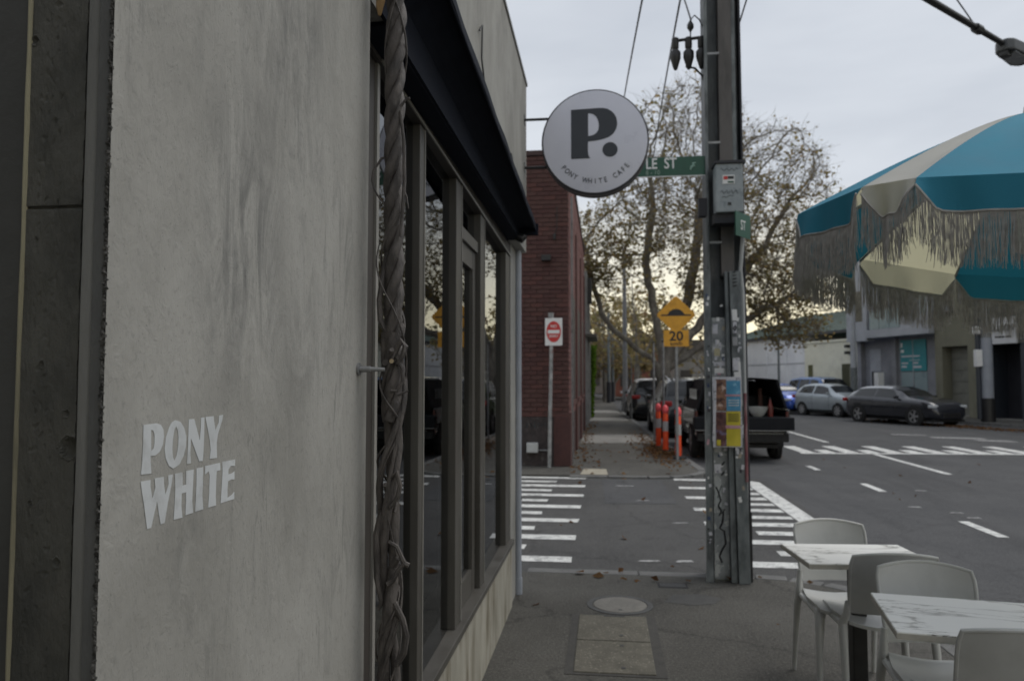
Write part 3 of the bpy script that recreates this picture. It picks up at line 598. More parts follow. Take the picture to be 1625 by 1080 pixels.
# ------------------------------------------------------------ twisted vine on its wall pin
vine = thing('twisted_vine', 'woody grey vine twisted into a rope up the shopfront corner', 'vine', (-0.53,1.85,0))
ax = (-0.528,1.85)
def strand(ph, r, turns, z0, z1, rad0, rad1, seed, nseg=160, name='vine_stem', wander=0.004):
    pts = []; rads = []
    for i in range(nseg+1):
        f = i/nseg; z = z0+(z1-z0)*f
        an = ph + turns*2*math.pi*f + (0.7 if turns < 5 else 0.25)*noise.noise(Vector((seed if turns < 5 else 1, z*2.2, 0)))
        rr = r*(1+(0.35 if turns < 5 else 0.10)*noise.noise(Vector((seed+5, z*3.0, 1))))
        pts.append((ax[0]+rr*math.cos(an)+wander*noise.noise(Vector((1,z*4,seed)))+0.010*noise.noise(Vector((0,z*1.3,7))), ax[1]+rr*math.sin(an)+0.010*noise.noise(Vector((4,z*1.3,7))), z))
        k = rad0+(rad1-rad0)*f
        rads.append(k*(1+0.22*noise.noise(Vector((seed,z*9,3)))+0.10*noise.noise(Vector((seed,z*31,6)))))
    return MB().tube(pts, rads, 12).build(name, M_vine, vine, smooth=True, local=False)
strand(0.3, 0.0135, 7.5, 1.50, 3.3, 0.0138, 0.0125, 1, wander=0.002); strand(2.4, 0.0135, 7.5, 1.50, 3.3, 0.0132, 0.013, 2, wander=0.002); strand(4.5, 0.0135, 7.5, 1.50, 3.3, 0.0138, 0.013, 3, wander=0.002)
strand(1.0, 0.012, 2.6, 0.0, 1.72, 0.0165, 0.0125, 11, wander=0.010); strand(3.3, 0.016, 3.0, 0.0, 1.72, 0.0125, 0.011, 12, wander=0.012); strand(5.2, 0.021, 3.6, 0.0, 1.75, 0.009, 0.009, 13, wander=0.014)
strand(2.0, 0.025, 2.0, 0.3, 1.75, 0.0055, 0.0055, 21, wander=0.015)
for q in range(12):   # thin tendrils winding round the rope
    rr_ = random.Random(100+q); z0_ = rr_.uniform(0.6,1.55) if q < 10 else rr_.uniform(1.8,2.3); ph_ = rr_.uniform(0,6.28)
    strand(ph_, rr_.uniform(0.022,0.031), rr_.choice((-1,1,1))*rr_.uniform(0.5,1.6), z0_, z0_+rr_.uniform(0.25,0.6), rr_.uniform(0.0022,0.0042), 0.0016, 200+q, nseg=40, name='tendril', wander=0.016)
for q in range(4):    # knots where side shoots were cut
    rr_ = random.Random(300+q); z_ = rr_.uniform(0.8,1.7); a_ = rr_.uniform(-2.6,-0.3)
    MB().tube([(ax[0]+0.012*math.cos(a_),ax[1]+0.012*math.sin(a_),z_-0.012),(ax[0]+0.022*math.cos(a_),ax[1]+0.022*math.sin(a_),z_),(ax[0]+0.033*math.cos(a_),ax[1]+0.033*math.sin(a_),z_+0.008)], [0.011,0.009,0.006], 9).build('knot', M_vine, vine, smooth=True, local=False)
def twig(pts, r, name='twig'): return MB().tube([(ax[0]+a, ax[1]+b, z) for a, b, z in pts], r, 7).build(name, M_vine, vine, smooth=True, local=False)
twig([(-0.012,0,2.17),(-0.03,-0.01,2.163),(-0.048,-0.02,2.13),(-0.052,-0.02,2.105),(-0.045,-0.02,2.08),(-0.03,-0.02,2.055),(-0.01,-0.01,2.035)], [0.004,0.0032,0.003,0.003,0.0026,0.0022,0.002])
twig([(0.02,-0.02,2.28),(0.03,-0.02,2.2),(0.032,-0.02,2.1),(0.028,-0.02,2.02),(0.022,-0.02,1.96)], [0.004,0.0045,0.005,0.0045,0.004])
twig([(0.03,-0.02,2.08),(0.038,-0.02,2.06),(0.043,-0.02,2.03)], [0.0028,0.0024,0.0016])
twig([(0.02,-0.02,2.29),(0.033,-0.02,2.307),(0.045,-0.02,2.312)], [0.004,0.0035,0.0035])
twig([(-0.01,0.0,1.95),(-0.022,-0.015,1.87),(-0.03,-0.02,1.80),(-0.027,-0.02,1.75),(-0.012,-0.015,1.72)], [0.006,0.007,0.0075,0.0075,0.006])
twig([(0.0,-0.02,1.66),(0.03,-0.025,1.70),(0.038,-0.02,1.685),(0.030,-0.02,1.66),(0.018,-0.02,1.64)], [0.008,0.0075,0.0075,0.007,0.006])
twig([(0.015,-0.02,1.66),(0.03,-0.02,1.63),(0.032,-0.02,1.60),(0.02,-0.025,1.575),(0.005,-0.03,1.575)], [0.005,0.005,0.005,0.0045,0.004])
twig([(0.02,-0.02,1.565),(0.034,-0.02,1.57),(0.046,-0.02,1.575)], [0.004,0.003,0.0016])
twig([(0.0,-0.02,1.36),(0.022,-0.03,1.375),(0.03,-0.03,1.345),(0.024,-0.03,1.315),(0.004,-0.03,1.29)], [0.007,0.0065,0.006,0.006,0.006])
twig([(0.0,-0.02,1.205),(0.022,-0.025,1.195),(0.036,-0.025,1.165),(0.042,-0.025,1.155)], [0.005,0.0055,0.006,0.006])
twig([(0.042,-0.025,1.155),(0.03,-0.025,1.145),(0.014,-0.03,1.115),(0.0,-0.03,1.105)], [0.006,0.0055,0.0065,0.007])
twig([(0.042,-0.025,1.155),(0.052,-0.025,1.150)], [0.0062,0.0066])
twig([(0.015,-0.02,1.06),(0.036,-0.02,1.02),(0.046,-0.02,0.98),(0.04,-0.02,0.94),(0.022,-0.02,0.91)], [0.007,0.0075,0.008,0.008,0.0075])
twig([(-0.02,-0.02,1.28),(-0.032,-0.02,1.22),(-0.030,-0.02,1.12),(-0.018,-0.02,1.06),(-0.024,-0.02,1.04)], [0.008,0.009,0.008,0.006,0.003])
for (a, b, z, r) in ((0.006,-0.030,1.648,0.0065),(-0.011,-0.028,1.645,0.008)):
    MB().tube([(ax[0]+a,ax[1]+b+0.02,z),(ax[0]+a,ax[1]+b,z)], r, 10).build('cut_stub', M_vine, vine, smooth=False, local=False)
    if r < 0.007: MB().tube([(ax[0]+a,ax[1]+b-0.0002,z),(ax[0]+a,ax[1]+b-0.002,z)], r*0.85, 10).build('cut_face', M_cutwood, vine, local=False)
MB().tube([(ax[0]-0.036,1.83,2.53),(ax[0]-0.034,1.825,2.55),(ax[0]-0.03,1.82,2.565),(ax[0]-0.032,1.82,2.585)], [0.004,0.010,0.012,0.003], 7).build('dry_leaf', pm('dry_leaf',(0.32,0.2,0.09),(0.42,0.28,0.14),30,0.8), vine, smooth=True, local=False)
pin = thing('wall_pin', 'short steel pin holding the twisted vine off the wall', 'bracket', (-0.6,1.80,1.628))
MB().tube([(-0.602,1.80,1.628),(-0.596,1.80,1.628)], 0.016, 16).build('wall_plate', M_steel, pin, smooth=True, local=False)
MB().tube([(-0.596,1.80,1.628),(-0.57,1.802,1.628),(-0.569,1.802,1.628),(-0.535,1.805,1.627)], [0.0075,0.0075,0.006,0.0045], 12).build('pin_rod', M_steel, pin, smooth=True, local=False)

# ------------------------------------------------------------ round hanging sign
DX, DY, DZ = -0.06, 5.72, 3.40
sg = thing('round_cafe_sign', 'round white projecting sign with black P logo on two wall arms', 'sign', (-0.6,DY,DZ))
fm = Matrix.Translation((DX,DY,DZ)) @ Matrix.Rotation(math.radians(90),4,'X')
MB().lathe([(0.392,-0.065),(0.404,-0.058),(0.404,0.058),(0.392,0.065)], 64, fm).build('sign_rim', M_rim, sg, smooth=True, local=False)
MB().lathe([(0.391,0.060),(0.391,0.068),(0.385,0.0695)], 64, fm).build('sign_face', M_signface, sg, smooth=True, local=False)
MB().lathe([(0.385,-0.0695),(0.391,-0.068),(0.391,-0.060)], 64, fm).build('sign_face', M_signface, sg, smooth=True, local=False)
k = 0.395/490
def lg(pts): return [((x-617)*k, -(y-520)*k) for x, y in pts]
inv = T(sg.location).inverted()
FM = FRONT(DX, DY-0.0700, DZ)
P_out = lg([(395,213),(470,210),(560,208),(630,205),(690,206),(735,216),(770,237),(797,265),(815,298),(823,330),(825,365),(818,402),(800,438),(778,463),(745,485),(705,499),(660,509),(610,516),(555,520),(552,560),(552,610),(555,640),(562,662),(572,680),(395,682)])
P_in = lg([(555,252),(580,254),(605,264),(628,284),(644,312),(653,345),(655,380),(648,415),(632,440),(608,457),(582,465),(555,468)])
shape('logo_letter', [P_out, P_in], 0.0015, inv @ FM, M_signink, sg)
shape('logo_dot', [[(x, y) for x, y in [((757-617)*k+70*k*math.cos(a*math.pi/14), -(603-520)*k+70*k*math.sin(a*math.pi/14)) for a in range(28)]]], 0.0015, inv @ FM, M_signink, sg)
txt = 'PONY WHITE CAFE'; a0, a1 = 219.5, 321.0
for i, ch in enumerate(txt):
    if ch == ' ': continue
    an = math.radians(a0+(a1-a0)*i/(len(txt)-1)); r = 0.306
    m = inv @ FM @ Matrix.Translation((r*math.cos(an), r*math.sin(an), 0.001)) @ Matrix.Rotation(an+math.pi/2, 4, 'Z')
    letters('sign_letter', ch, 0.055, m, M_signink, sg, 0.0005, sx=0.8, bold=0.0008)
for z in (3.61,3.235):
    L = DX - math.sqrt(max(0, 0.404**2-(z-DZ)**2))
    MB().tube([(-0.60,DY,z),(L+0.01,DY,z)], 0.0105, 10).build('sign_arm', M_black, sg, smooth=True, local=False)
    MB().box((-0.608,DY-0.035,z-0.035),(-0.598,DY+0.035,z+0.035)).build('arm_plate', M_black, sg, local=False)

# ------------------------------------------------------------ utility pole with conduits, posters, fuses and lamp arm
px0, py0 = 0.985, 6.42
up = thing('utility_pole', 'steel utility pole plastered with posters and stickers beside the kerb', 'utility pole', (px0,py0,0))
def pb(name, mat, a, b, bevel=0.0, parent=None): return MB().box((a[0]-px0,a[1]-py0,a[2]),(b[0]-px0,b[1]-py0,b[2])).build(name, mat, parent or up, bevel=bevel)
def taper(name, mat, x0b, x1b, x0t, x1t, y0, y1, z0, z1):
    vs = [(x0b,y0,z0),(x1b,y0,z0),(x1b,y1,z0),(x0b,y1,z0),(x0t,y0,z1),(x1t,y0,z1),(x1t,y1,z1),(x0t,y1,z1)]
    return MB().add([(x-px0,y-py0,z) for x,y,z in vs], [(0,3,2,1),(4,5,6,7),(0,1,5,4),(1,2,6,5),(2,3,7,6),(3,0,4,7)]).build(name, mat, up, bevel=0.004)
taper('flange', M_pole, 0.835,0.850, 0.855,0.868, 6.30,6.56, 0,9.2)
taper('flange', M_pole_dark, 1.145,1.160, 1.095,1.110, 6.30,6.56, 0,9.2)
taper('web', M_pole, 0.850,1.145, 0.868,1.095, 6.40,6.44, 0,9.2)
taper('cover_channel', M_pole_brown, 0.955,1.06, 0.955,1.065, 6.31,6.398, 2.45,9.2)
taper('cover_edge', M_conduit, 1.06,1.095, 1.067,1.085, 6.315,6.398, 3.35,9.2)
taper('conduit_cover', M_conduit, 0.800,0.853, 0.812,0.858, 6.24,6.298, 0,2.50)
MB().tube([(0.845-px0,6.275-py0,2.45),(0.85-px0,6.275-py0,5.9)], 0.013, 10).build('conduit_pipe', M_conduit, up, smooth=True)
taper('conduit_cover', M_conduit, 1.045,1.135, 1.005,1.095, 6.225,6.305, 0,2.48)
taper('conduit_cover', M_conduit, 0.990,1.040, 0.972,0.998, 6.25,6.305, 0,2.48)
MB().tube([(1.122-px0,6.29-py0,0.0),(1.118-px0,6.29-py0,2.3),(1.10-px0,6.27-py0,2.5),(1.118-px0,6.25-py0,2.75),(1.12-px0,6.25-py0,2.95)], 0.016, 10).build('conduit_pipe', pm('pvc_pipe',(0.36,0.37,0.37),(0.44,0.45,0.45),8,0.5), up, smooth=True)
pb('sticker_plate', pm('sticker_plate',(0.17,0.185,0.19),(0.27,0.285,0.285),11,0.6,c3=(0.42,0.43,0.42),s3=13,f3=(0.55,0.6)), (0.866,6.285,0.02),(0.985,6.30,2.11))
pb('base_block', pm('pole_base',(0.14,0.15,0.14),(0.21,0.215,0.2),9,0.8,bump=0.4,c3=(0.09,0.09,0.085),s3=6), (0.84,6.30,0),(1.15,6.55,0.06))
for z in (4.30,3.55,2.72): pb('strap_band', M_steel, (0.846,6.296,z),(0.96,6.304,z+0.018))
MB().box((1.138,6.29,0.0),(1.163,6.295,0.55)).build('rust_plate', M_black, up, local=False)
# meter box and its bracket
pb('meter_box', M_box, (0.895,6.12,2.94),(1.105,6.30,3.33), 0.008)
pb('meter_box_hood', M_pole_dark, (0.885,6.105,3.331),(1.125,6.30,3.352))
pb('box_lock', M_black, (0.985,6.112,2.995),(1.01,6.119,3.015))
pb('box_shade_bracket', M_pole_dark, (0.88,6.16,2.86),(1.09,6.30,2.938))
pb('junction_box', M_pole_dark, (0.775,6.26,2.94),(0.845,6.34,3.09), 0.006)
s = pb('box_sticker', M_white, (0.945,6.1165,3.165),(1.04,6.119,3.235))
pb('sticker_red', M_red, (0.953,6.114,3.20),(0.985,6.116,3.226)); pb('sticker_black', M_signblack, (0.987,6.114,3.203),(1.033,6.116,3.226)); pb('sticker_green', M_green, (0.985,6.114,3.172),(1.033,6.116,3.185))
M_scrib = pm('marker_scribble',(0.04,0.05,0.055),(0.06,0.07,0.075),10,0.6)
def scribble(pts, r, mat=M_scrib): MB().tube([(x-px0,y-py0,z) for x,y,z in pts], r, 5).build('graffiti', mat, up, smooth=True)
scribble([(0.93+0.012*i, 6.1185, 3.10+0.018*math.sin(i*2.1)) for i in range(12)], 0.0025)
scribble([(0.94+0.01*i, 6.1185, 3.055+0.006*math.sin(i*1.3)+0.002*i) for i in range(10)], 0.002)
scribble([(0.93+0.0105*i, 6.1185, 3.28+0.012*math.sin(i*1.7)) for i in range(14)], 0.002)
scribble([(0.885,6.284,0.75),(0.905,6.284,0.70),(0.92,6.284,0.64),(0.90,6.284,0.60),(0.925,6.284,0.56),(0.905,6.284,0.52),(0.94,6.284,0.56),(0.935,6.284,0.48),(0.91,6.284,0.42),(0.945,6.284,0.40),(0.955,6.284,0.30),(0.925,6.284,0.25),(0.905,6.284,0.20),(0.925,6.284,0.15)], 0.0075, M_signblack)
scribble([(0.925,6.284,0.76),(0.895,6.284,0.66)], 0.005, M_signblack)
scribble([(0.93,6.284,0.92),(0.955,6.284,0.95)], 0.007, M_signblack); scribble([(0.928,6.284,0.84),(0.95,6.284,0.87)], 0.007, M_signblack)
scribble([(0.815,6.236,0.42),(0.818,6.236,0.425)], 0.009, M_signblack); scribble([(0.808,6.236,0.33),(0.838,6.236,0.33)], 0.005, M_signblack)
# posters and stickers
def poster(name, x0, x1, z0, z1, y, mat, tilt=0.0):
    m = Matrix.Translation(((x0+x1)/2, y, (z0+z1)/2)) @ Matrix.Rotation(tilt, 4, 'Y')
    w, h = (x1-x0)/2, (z1-z0)/2
    bl = 0.004 if w > 0.03 else 0.001
    mb = MB(); mb.grid(lambda u, v: m @ Vector((-w+2*w*u, -bl*math.sin(u*3.1)*(0.5+v) , -h+2*h*v)), 6, 3)
    return mb.build(name, mat, up, local=False)
M_blue = pm('poster_blue',(0.06,0.25,0.42),(0.10,0.33,0.52),12,0.6,c3=(0.2,0.45,0.62),s3=26,f3=(0.58,0.66))
M_yel = pm('poster_yellow',(0.50,0.42,0.03),(0.62,0.52,0.05),9,0.6)
M_coll = pm('poster_collage',(0.05,0.02,0.02),(0.30,0.16,0.10),24,0.6,c3=(0.55,0.42,0.36),s3=17,f3=(0.58,0.66),detail=2)
M_coll2 = pm('poster_dark',(0.045,0.012,0.016),(0.16,0.07,0.06),26,0.6,c3=(0.16,0.13,0.22),s3=19,f3=(0.56,0.62),detail=2)
M_pinkp = pm('poster_pink',(0.5,0.25,0.3),(0.6,0.36,0.42),14,0.6)
M_lilac = pm('poster_white',(0.50,0.50,0.54),(0.62,0.62,0.66),25,0.6,c3=(0.22,0.22,0.26),s3=40,f3=(0.55,0.62))
poster('poster', 0.965,1.075,1.36,1.60, 6.214, M_blue)['label'] = 'pale blue poster'
poster('poster_strip', 0.955,1.072,1.475,1.49, 6.2085, M_pinkp)
poster('poster', 0.885,0.965,1.36,1.61, 6.214, M_coll)['label'] = 'photo collage poster'
poster('poster', 0.962,1.072,1.08,1.355, 6.213, M_yel)['label'] = 'yellow poster'
poster('poster_strip', 0.955,1.07,1.22,1.245, 6.2075, M_pinkp)
for q in range(5): poster('poster_text_line', 0.975,1.06,1.275+0.014*q,1.281+0.014*q, 6.2080, M_signink)
for q in range(3): poster('poster_text_line', 0.98,1.062,1.40+0.02*q,1.407+0.02*q, 6.2090, M_white)
poster('poster', 0.882,0.962,1.08,1.35, 6.213, M_coll2)['label'] = 'dark red figure poster'
poster('poster_patch', 0.885,0.915,1.085,1.13, 6.2065, M_yel)
pb('poster_backing', M_lilac, (0.858,6.2185,1.07),(1.085,6.2235,1.63))
for (a, b, c, d, y, m_) in ((0.875,0.93,0.86,0.93,6.282,M_lilac),(0.875,0.925,0.59,0.80,6.282,pm('sticker_silver',(0.33,0.36,0.36),(0.42,0.44,0.44),14,0.5)),(1.03,1.05,0.985,1.0,6.221,M_white),
        (0.875,0.915,1.98,2.06,6.282,M_lilac),(0.885,0.93,1.80,1.86,6.282,pm('sticker_cream',(0.42,0.38,0.24),(0.5,0.46,0.3),20,0.6)),(0.88,0.965,1.72,1.75,6.282,M_lilac),(0.885,0.96,1.66,1.70,6.282,M_white),
        (1.02,1.06,2.08,2.17,6.222,M_white),(1.025,1.055,1.98,2.07,6.222,M_lilac),(1.022,1.06,1.88,1.95,6.222,pm('sticker_grey',(0.28,0.28,0.29),(0.36,0.36,0.37),18,0.6)),(1.02,1.075,1.68,1.78,6.222,M_lilac),(1.03,1.07,1.62,1.67,6.222,M_white),
        (1.065,1.085,1.40,1.75,6.2215,M_white),(1.075,1.095,1.15,1.25,6.2215,M_lilac),(0.863,0.885,1.12,1.6,6.2145,M_lilac)):
    poster('sticker', a, b, c, d, y, m_, rnd.uniform(-0.05,0.05))
r7 = random.Random(77)
scrap_m = [M_lilac, M_white, pm('scrap_grey',(0.20,0.21,0.21),(0.34,0.35,0.35),30,0.7), pm('scrap_dark',(0.03,0.03,0.035),(0.09,0.09,0.1),30,0.7), pm('scrap_tan',(0.30,0.26,0.2),(0.4,0.36,0.29),30,0.7), M_pinkp, pm('scrap_navy',(0.03,0.05,0.11),(0.07,0.1,0.18),20,0.6)]
for q in range(120):   # torn scraps and small stickers
    lane = r7.choice(((0.868,0.98,6.2835),(0.868,0.98,6.2835),(1.03,1.10,6.2235),(1.03,1.10,6.2235),(0.806,0.85,6.2385)))
    z_ = r7.triangular(0.35,2.3,1.6) if lane[0] > 0.86 else r7.uniform(0.3,2.3)
    if 1.05 < z_ < 1.64 and lane[0] > 0.86: continue
    w_ = r7.uniform(0.010,0.026); h_ = r7.uniform(0.012,0.045); x_ = r7.uniform(lane[0]+w_*0.5,lane[1]-w_*0.5)
    poster('sticker', x_-w_/2, x_+w_/2, z_, z_+h_, lane[2]-0.0004*r7.random(), scrap_m[min(6,int(r7.random()**1.5*7))], r7.uniform(-0.25,0.25))
scribble([(1.03,6.220,2.02),(1.045,6.220,2.04),(1.05,6.220,2.02),(1.04,6.220,2.0),(1.03,6.220,2.02)], 0.006, M_signblack)
for q in range(5): scribble([(1.03,6.220,2.36+0.028*q),(1.06,6.220,2.365+0.028*q)], 0.005, M_signblack if q < 3 else M_scrib)
MB().tube([(1.115-px0,6.222-py0,0.8),(1.112-px0,6.222-py0,1.5)], 0.012, 8).build('red_paint_pipe', pm('red_pipe',(0.16,0.05,0.06),(0.25,0.1,0.11),14,0.6,stretch=(1,1,0.4),c3=(0.3,0.3,0.3),s3=9), up, smooth=True)
# fuse bracket and fuses
MB().tube([(0.87-px0,6.40-py0,4.50),(0.60-px0,6.40-py0,4.475)], 0.014, 8).build('fuse_arm', M_black, up, smooth=True)
for x in (0.615,0.725,0.83):
    MB().lathe([(0.016,0.03),(0.03,0.02),(0.03,-0.06),(0.024,-0.075),(0.045,-0.10),(0.045,-0.15),(0.03,-0.20),(0.02,-0.235),(0.012,-0.25)], 12, Matrix.Translation((x-px0,6.40-py0,4.475))).build('fuse', M_black, up, smooth=True)
MB().tube([(0.70-px0,0,4.26),(0.78-px0,0,4.24),(0.84-px0,0,4.17),(0.868-px0,0,4.08)], 0.009, 7).build('fuse_cable', M_black, up, smooth=True)
MB().tube([(0.745-px0,0,4.49),(0.745-px0,0,4.66),(0.78-px0,0,4.70),(0.82-px0,0,4.66),(0.86-px0,0,4.56)], 0.006, 6).build('fuse_cable', M_black, up, smooth=True)
MB().lathe([(0.008,-0.045),(0.028,-0.015),(0.028,0.015),(0.008,0.05)], 8, Matrix.Translation((0.745-px0,0,4.605))).build('connector', M_black, up, smooth=True)
# lamp arm reaching over the road, with its stay and lantern
A0 = Vector((1.05,6.5,5.9)); A1 = Vector((4.93,9.75,5.70)); dA = (A1-A0).normalized()
MB().tube([A0, A0.lerp(A1,0.5)+Vector((0,0,0.02)), A1], [0.045,0.04,0.034], 10).build('lamp_arm', M_black, up, smooth=True, local=False)
B1 = A0.lerp(A1, 0.86)
MB().tube([Vector((1.05,6.5,7.9)), B1], 0.008, 5).build('lamp_stay', M_black, up, local=False)
MB().tube([B1-dA*0.06, B1+dA*0.06], 0.055, 8).build('stay_clamp', M_black, up, local=False)
lm = Matrix.Translation(A1) @ dA.to_track_quat('X','Z').to_matrix().to_4x4()
MB().prism([(-0.12,-0.06),(-0.05,-0.11),(0.42,-0.15),(0.52,-0.10),(0.54,0),(0.52,0.10),(0.42,0.15),(-0.05,0.11),(-0.12,0.06)], -0.09, 0.05, lm).build('lamp_head', pm('lamp_grey',(0.06,0.065,0.07),(0.085,0.09,0.095),9,0.5), up, bevel=0.02, local=False)
MB().box((0.0,-0.1,-0.11),(0.4,0.1,-0.088), lm).build('lamp_lens', pm('lamp_lens',(0.16,0.17,0.18),(0.2,0.21,0.22),9,0.25), up, bevel=0.006, local=False)
MB().box((-0.1,-0.05,-0.15),(0.02,0.05,-0.09), lm).build('photo_cell', M_black, up, bevel=0.01, local=False)
# street name blades
ns = thing('street_name_sign', 'green street name sign with white lettering LE ST on the pole', 'street sign', (0.845,6.30,3.37))
MB().box((-0.10,6.296,3.292),(0.835,6.302,3.45)).build('sign_blade', M_green, ns, local=False, bevel=0.002)
MB().box((-0.10,6.2935,3.284),(0.835,6.3035,3.291)).build('blade_edge', M_white, ns, local=False)
ni = T(ns.location).inverted()
letters('blade_letters', 'LE  ST', 0.125, ni @ FRONT(0.478,6.2945,3.393), M_white, ns, 0.001, sx=0.78, bold=0.002)
letters('blade_letters', '8 - 10', 0.055, ni @ FRONT(0.41,6.2945,3.322), pm('faded_white',(0.2,0.3,0.25),(0.26,0.36,0.3),12,0.5), ns, 0.001, sx=0.9)
MB().tube([(0.715,6.2945,3.335),(0.725,6.2945,3.36),(0.745,6.2945,3.372),(0.735,6.2945,3.39),(0.76,6.2945,3.395)], [0.006,0.012,0.013,0.009,0.004], 7).build('blade_emblem', pm('emblem_pale',(0.25,0.4,0.33),(0.3,0.45,0.38),14,0.5), ns, local=False)
MB().box((0.835,6.285,3.30),(0.86,6.32,3.45)).build('blade_clamp', M_steel, ns, local=False, bevel=0.003)
ns2 = thing('street_name_sign', 'small green sign edge-on below the grey meter box', 'street sign', (1.09,6.26,2.82))
sm = Matrix.Translation((1.015,5.97,2.815)) @ Matrix.Rotation(math.radians(56),4,'Z')
MB().box((0.0,-0.004,-0.09),(0.27,0.004,0.10), sm).build('sign_blade', M_green, ns2, local=False)
letters('blade_letters', 'ST', 0.11, T(ns2.location).inverted() @ sm @ Matrix.Translation((0.13,-0.005,0.0)) @ Matrix.Rotation(math.radians(90),4,'X'), M_white, ns2, 0.001, sx=0.8)
# ------------------------------------------------------------ brick building across the side street
BY = 14.25
bb = thing('brick_building', 'dark red brick corner building across the side street', 'brick building', (-0.66,BY,0))
def bp(name, mat, a, b, bevel=0.0, parent=None): return MB().box(a, b).build(name, mat, parent or bb, bevel=bevel, local=False)
bp('wall_core', M_mortar, (-7.0,BY+0.012,0),(-0.672,26,5.93))
# brick pieces: running bond on the street-facing end wall
brick_me = [MB().box((-0.114,-0.006,-0.0375),(0.114,0.012,0.0375)).mesh('brick', M_brick[i], bevel=0.003) for i in range(3)]
half_me = [MB().box((-0.054,-0.006,-0.0375),(0.054,0.012,0.0375)).mesh('brick', M_brick[i], bevel=0.003) for i in range(3)]
far_mb = MB(); count = 0
rows = int((5.9-0.93)/0.0855)
slots = []
for r_ in range(rows):
    z = 0.975 + r_*0.0855
    x = -0.672
    if r_ % 2: slots.append((1, x-0.054, z)); x -= 0.119
    while x > -2.0:
        slots.append((0, x-0.114, z)); x -= 0.239
slots.sort(key=lambda s: -s[1])
for (h, x, z) in slots:
    yy = BY + rnd.uniform(-0.003,0.002); i = rnd.choice((0,0,1,1,2))
    if count < 298:
        link('brick', (half_me if h else brick_me)[i], bb, (x+0.66, yy-BY, z)); count += 1
    else:
        w = 0.054 if h else 0.114
        far_mb.box((x-w,yy-0.006,z-0.0375),(x+w,yy+0.012,z+0.0375))
o = far_mb.build('brickwork', M_brick[1], bb, local=False); o['kind'] = 'stuff'
# long side wall: brick courses joined, with piers and tall dark windows
mb = MB()
for r_ in range(rows):
    z = 0.975 + r_*0.0855; y = BY+0.03 + (0.12 if r_ % 2 else 0)
    while y < 25.5:
        mb.box((-0.678,y,z-0.0375),(-0.660+rnd.uniform(-0.002,0.002),min(y+0.229,25.6),z+0.0375)); y += 0.239
o = mb.build('brickwork', pm('brick_side',(0.13,0.055,0.048),(0.19,0.085,0.075),12,0.85,c3=(0.24,0.13,0.12),s3=1.6,f3=(0.5,0.7)), bb, local=False); o['kind'] = 'stuff'
for y in (14.27,17.6,21.0,24.6):
    bp('pier', M_brick[2] if y > 15 else M_brick[0], (-0.70,y,0),(-0.625,y+0.5,1.0 if y < 15 else 5.0), 0.01)
for y in (15.3,18.6,22.0):
    w = bp('side_window', M_frame_dark, (-0.67,y,1.2),(-0.645,y+1.7,3.4)); bp('window_sill', M_brick[2], (-0.68,y-0.05,1.1),(-0.615,y+1.75,1.19))
bp('plinth', M_plinth, (-7.0,BY-0.012,0),(-0.95,BY+0.02,0.925), 0.006)
bp('corner_pier', M_brick[1], (-0.948,BY-0.04,0),(-0.63,BY+0.3,0.925), 0.008)
bp('string_course', M_brick[2], (-7.0,BY-0.02,0.927),(-0.64,BY+0.018,0.96))
bp('parapet_cap', pm('cap_brick',(0.05,0.032,0.032),(0.07,0.045,0.044),10,0.85), (-7.0,BY-0.035,5.90),(-0.63,26,6.0), 0.01)
bp('rain_pipe', M_steel, (-0.64,14.75,0),(-0.60,14.79,5.2))
o = bp('security_light', M_black, (-1.17,BY-0.13,3.86),(-0.99,BY-0.006,3.97), 0.01); o['label'] = 'black security light with pale lens'
bp('light_lens', M_white, (-1.11,BY-0.137,3.885),(-1.05,BY-0.131,3.915), 0, o)
bp('junction_box', M_black, (-0.95,BY-0.05,4.27),(-0.90,BY-0.006,4.38), 0.006); MB().tube([(-0.925,BY-0.02,4.35),(-0.88,BY-0.02,4.5),(-0.875,BY-0.02,4.9)], 0.008, 6).build('light_cable', M_black, bb, local=False)
o = bp('meter_box', pm('white_box',(0.42,0.43,0.43),(0.5,0.51,0.51),6,0.5), (-1.45,BY-0.14,0.26),(-1.24,BY-0.014,0.44), 0.012); o['label'] = 'small white box low on the brick wall'
MB().tube([(-1.24,BY-0.06,0.30),(-1.02,BY-0.06,0.30)], 0.012, 8).build('water_pipe', M_steel, bb, local=False)
for i in range(9):   # scrawl on the plinth
    MB().tube([(-1.6+0.07*i+0.02*rnd.random(),BY-0.016,0.70+0.12*rnd.random()) for q in range(5)], 0.007, 5).build('graffiti', M_scrib, bb, local=False)

# further frontages along the left footpath
M_rend = pm('grey_render',(0.22,0.215,0.21),(0.29,0.285,0.275),2,0.9,c3=(0.15,0.15,0.145),s3=1.2)
lb = thing('rendered_shop', 'pale grey rendered shopfront beyond the brick building', 'building', (-0.7,30,0))
MB().box((-6,26.02,0),(-0.70,34,5.6)).build('wall', M_rend, lb, local=False)
for y in (26.3,29.0,31.8):
    MB().box((-0.70,y,0),(-0.58,y+0.45,5.4)).build('pilaster', M_rend, lb, local=False, bevel=0.01)
    o = MB().box((-0.72,y+0.8,0.7),(-0.68,y+2.1,2.8)).build('window', M_frame_dark, lb, local=False)
    MB().box((-0.70,y+0.7,0.6),(-0.62,y+2.2,0.69)).build('window_sill', M_rend, lb, local=False)
MB().box((-0.72,26.2,3.1),(-0.25,29.5,3.22)).build('street_awning', M_frame, lb, local=False, bevel=0.02)
MB().box((-0.66,26.5,4.3),(-0.42,26.9,5.2)).build('projecting_sign', M_black, lb, local=False, bevel=0.02)
lb2 = thing('white_terrace', 'white painted terrace front at the far left of the street', 'building', (-0.7,40,0))
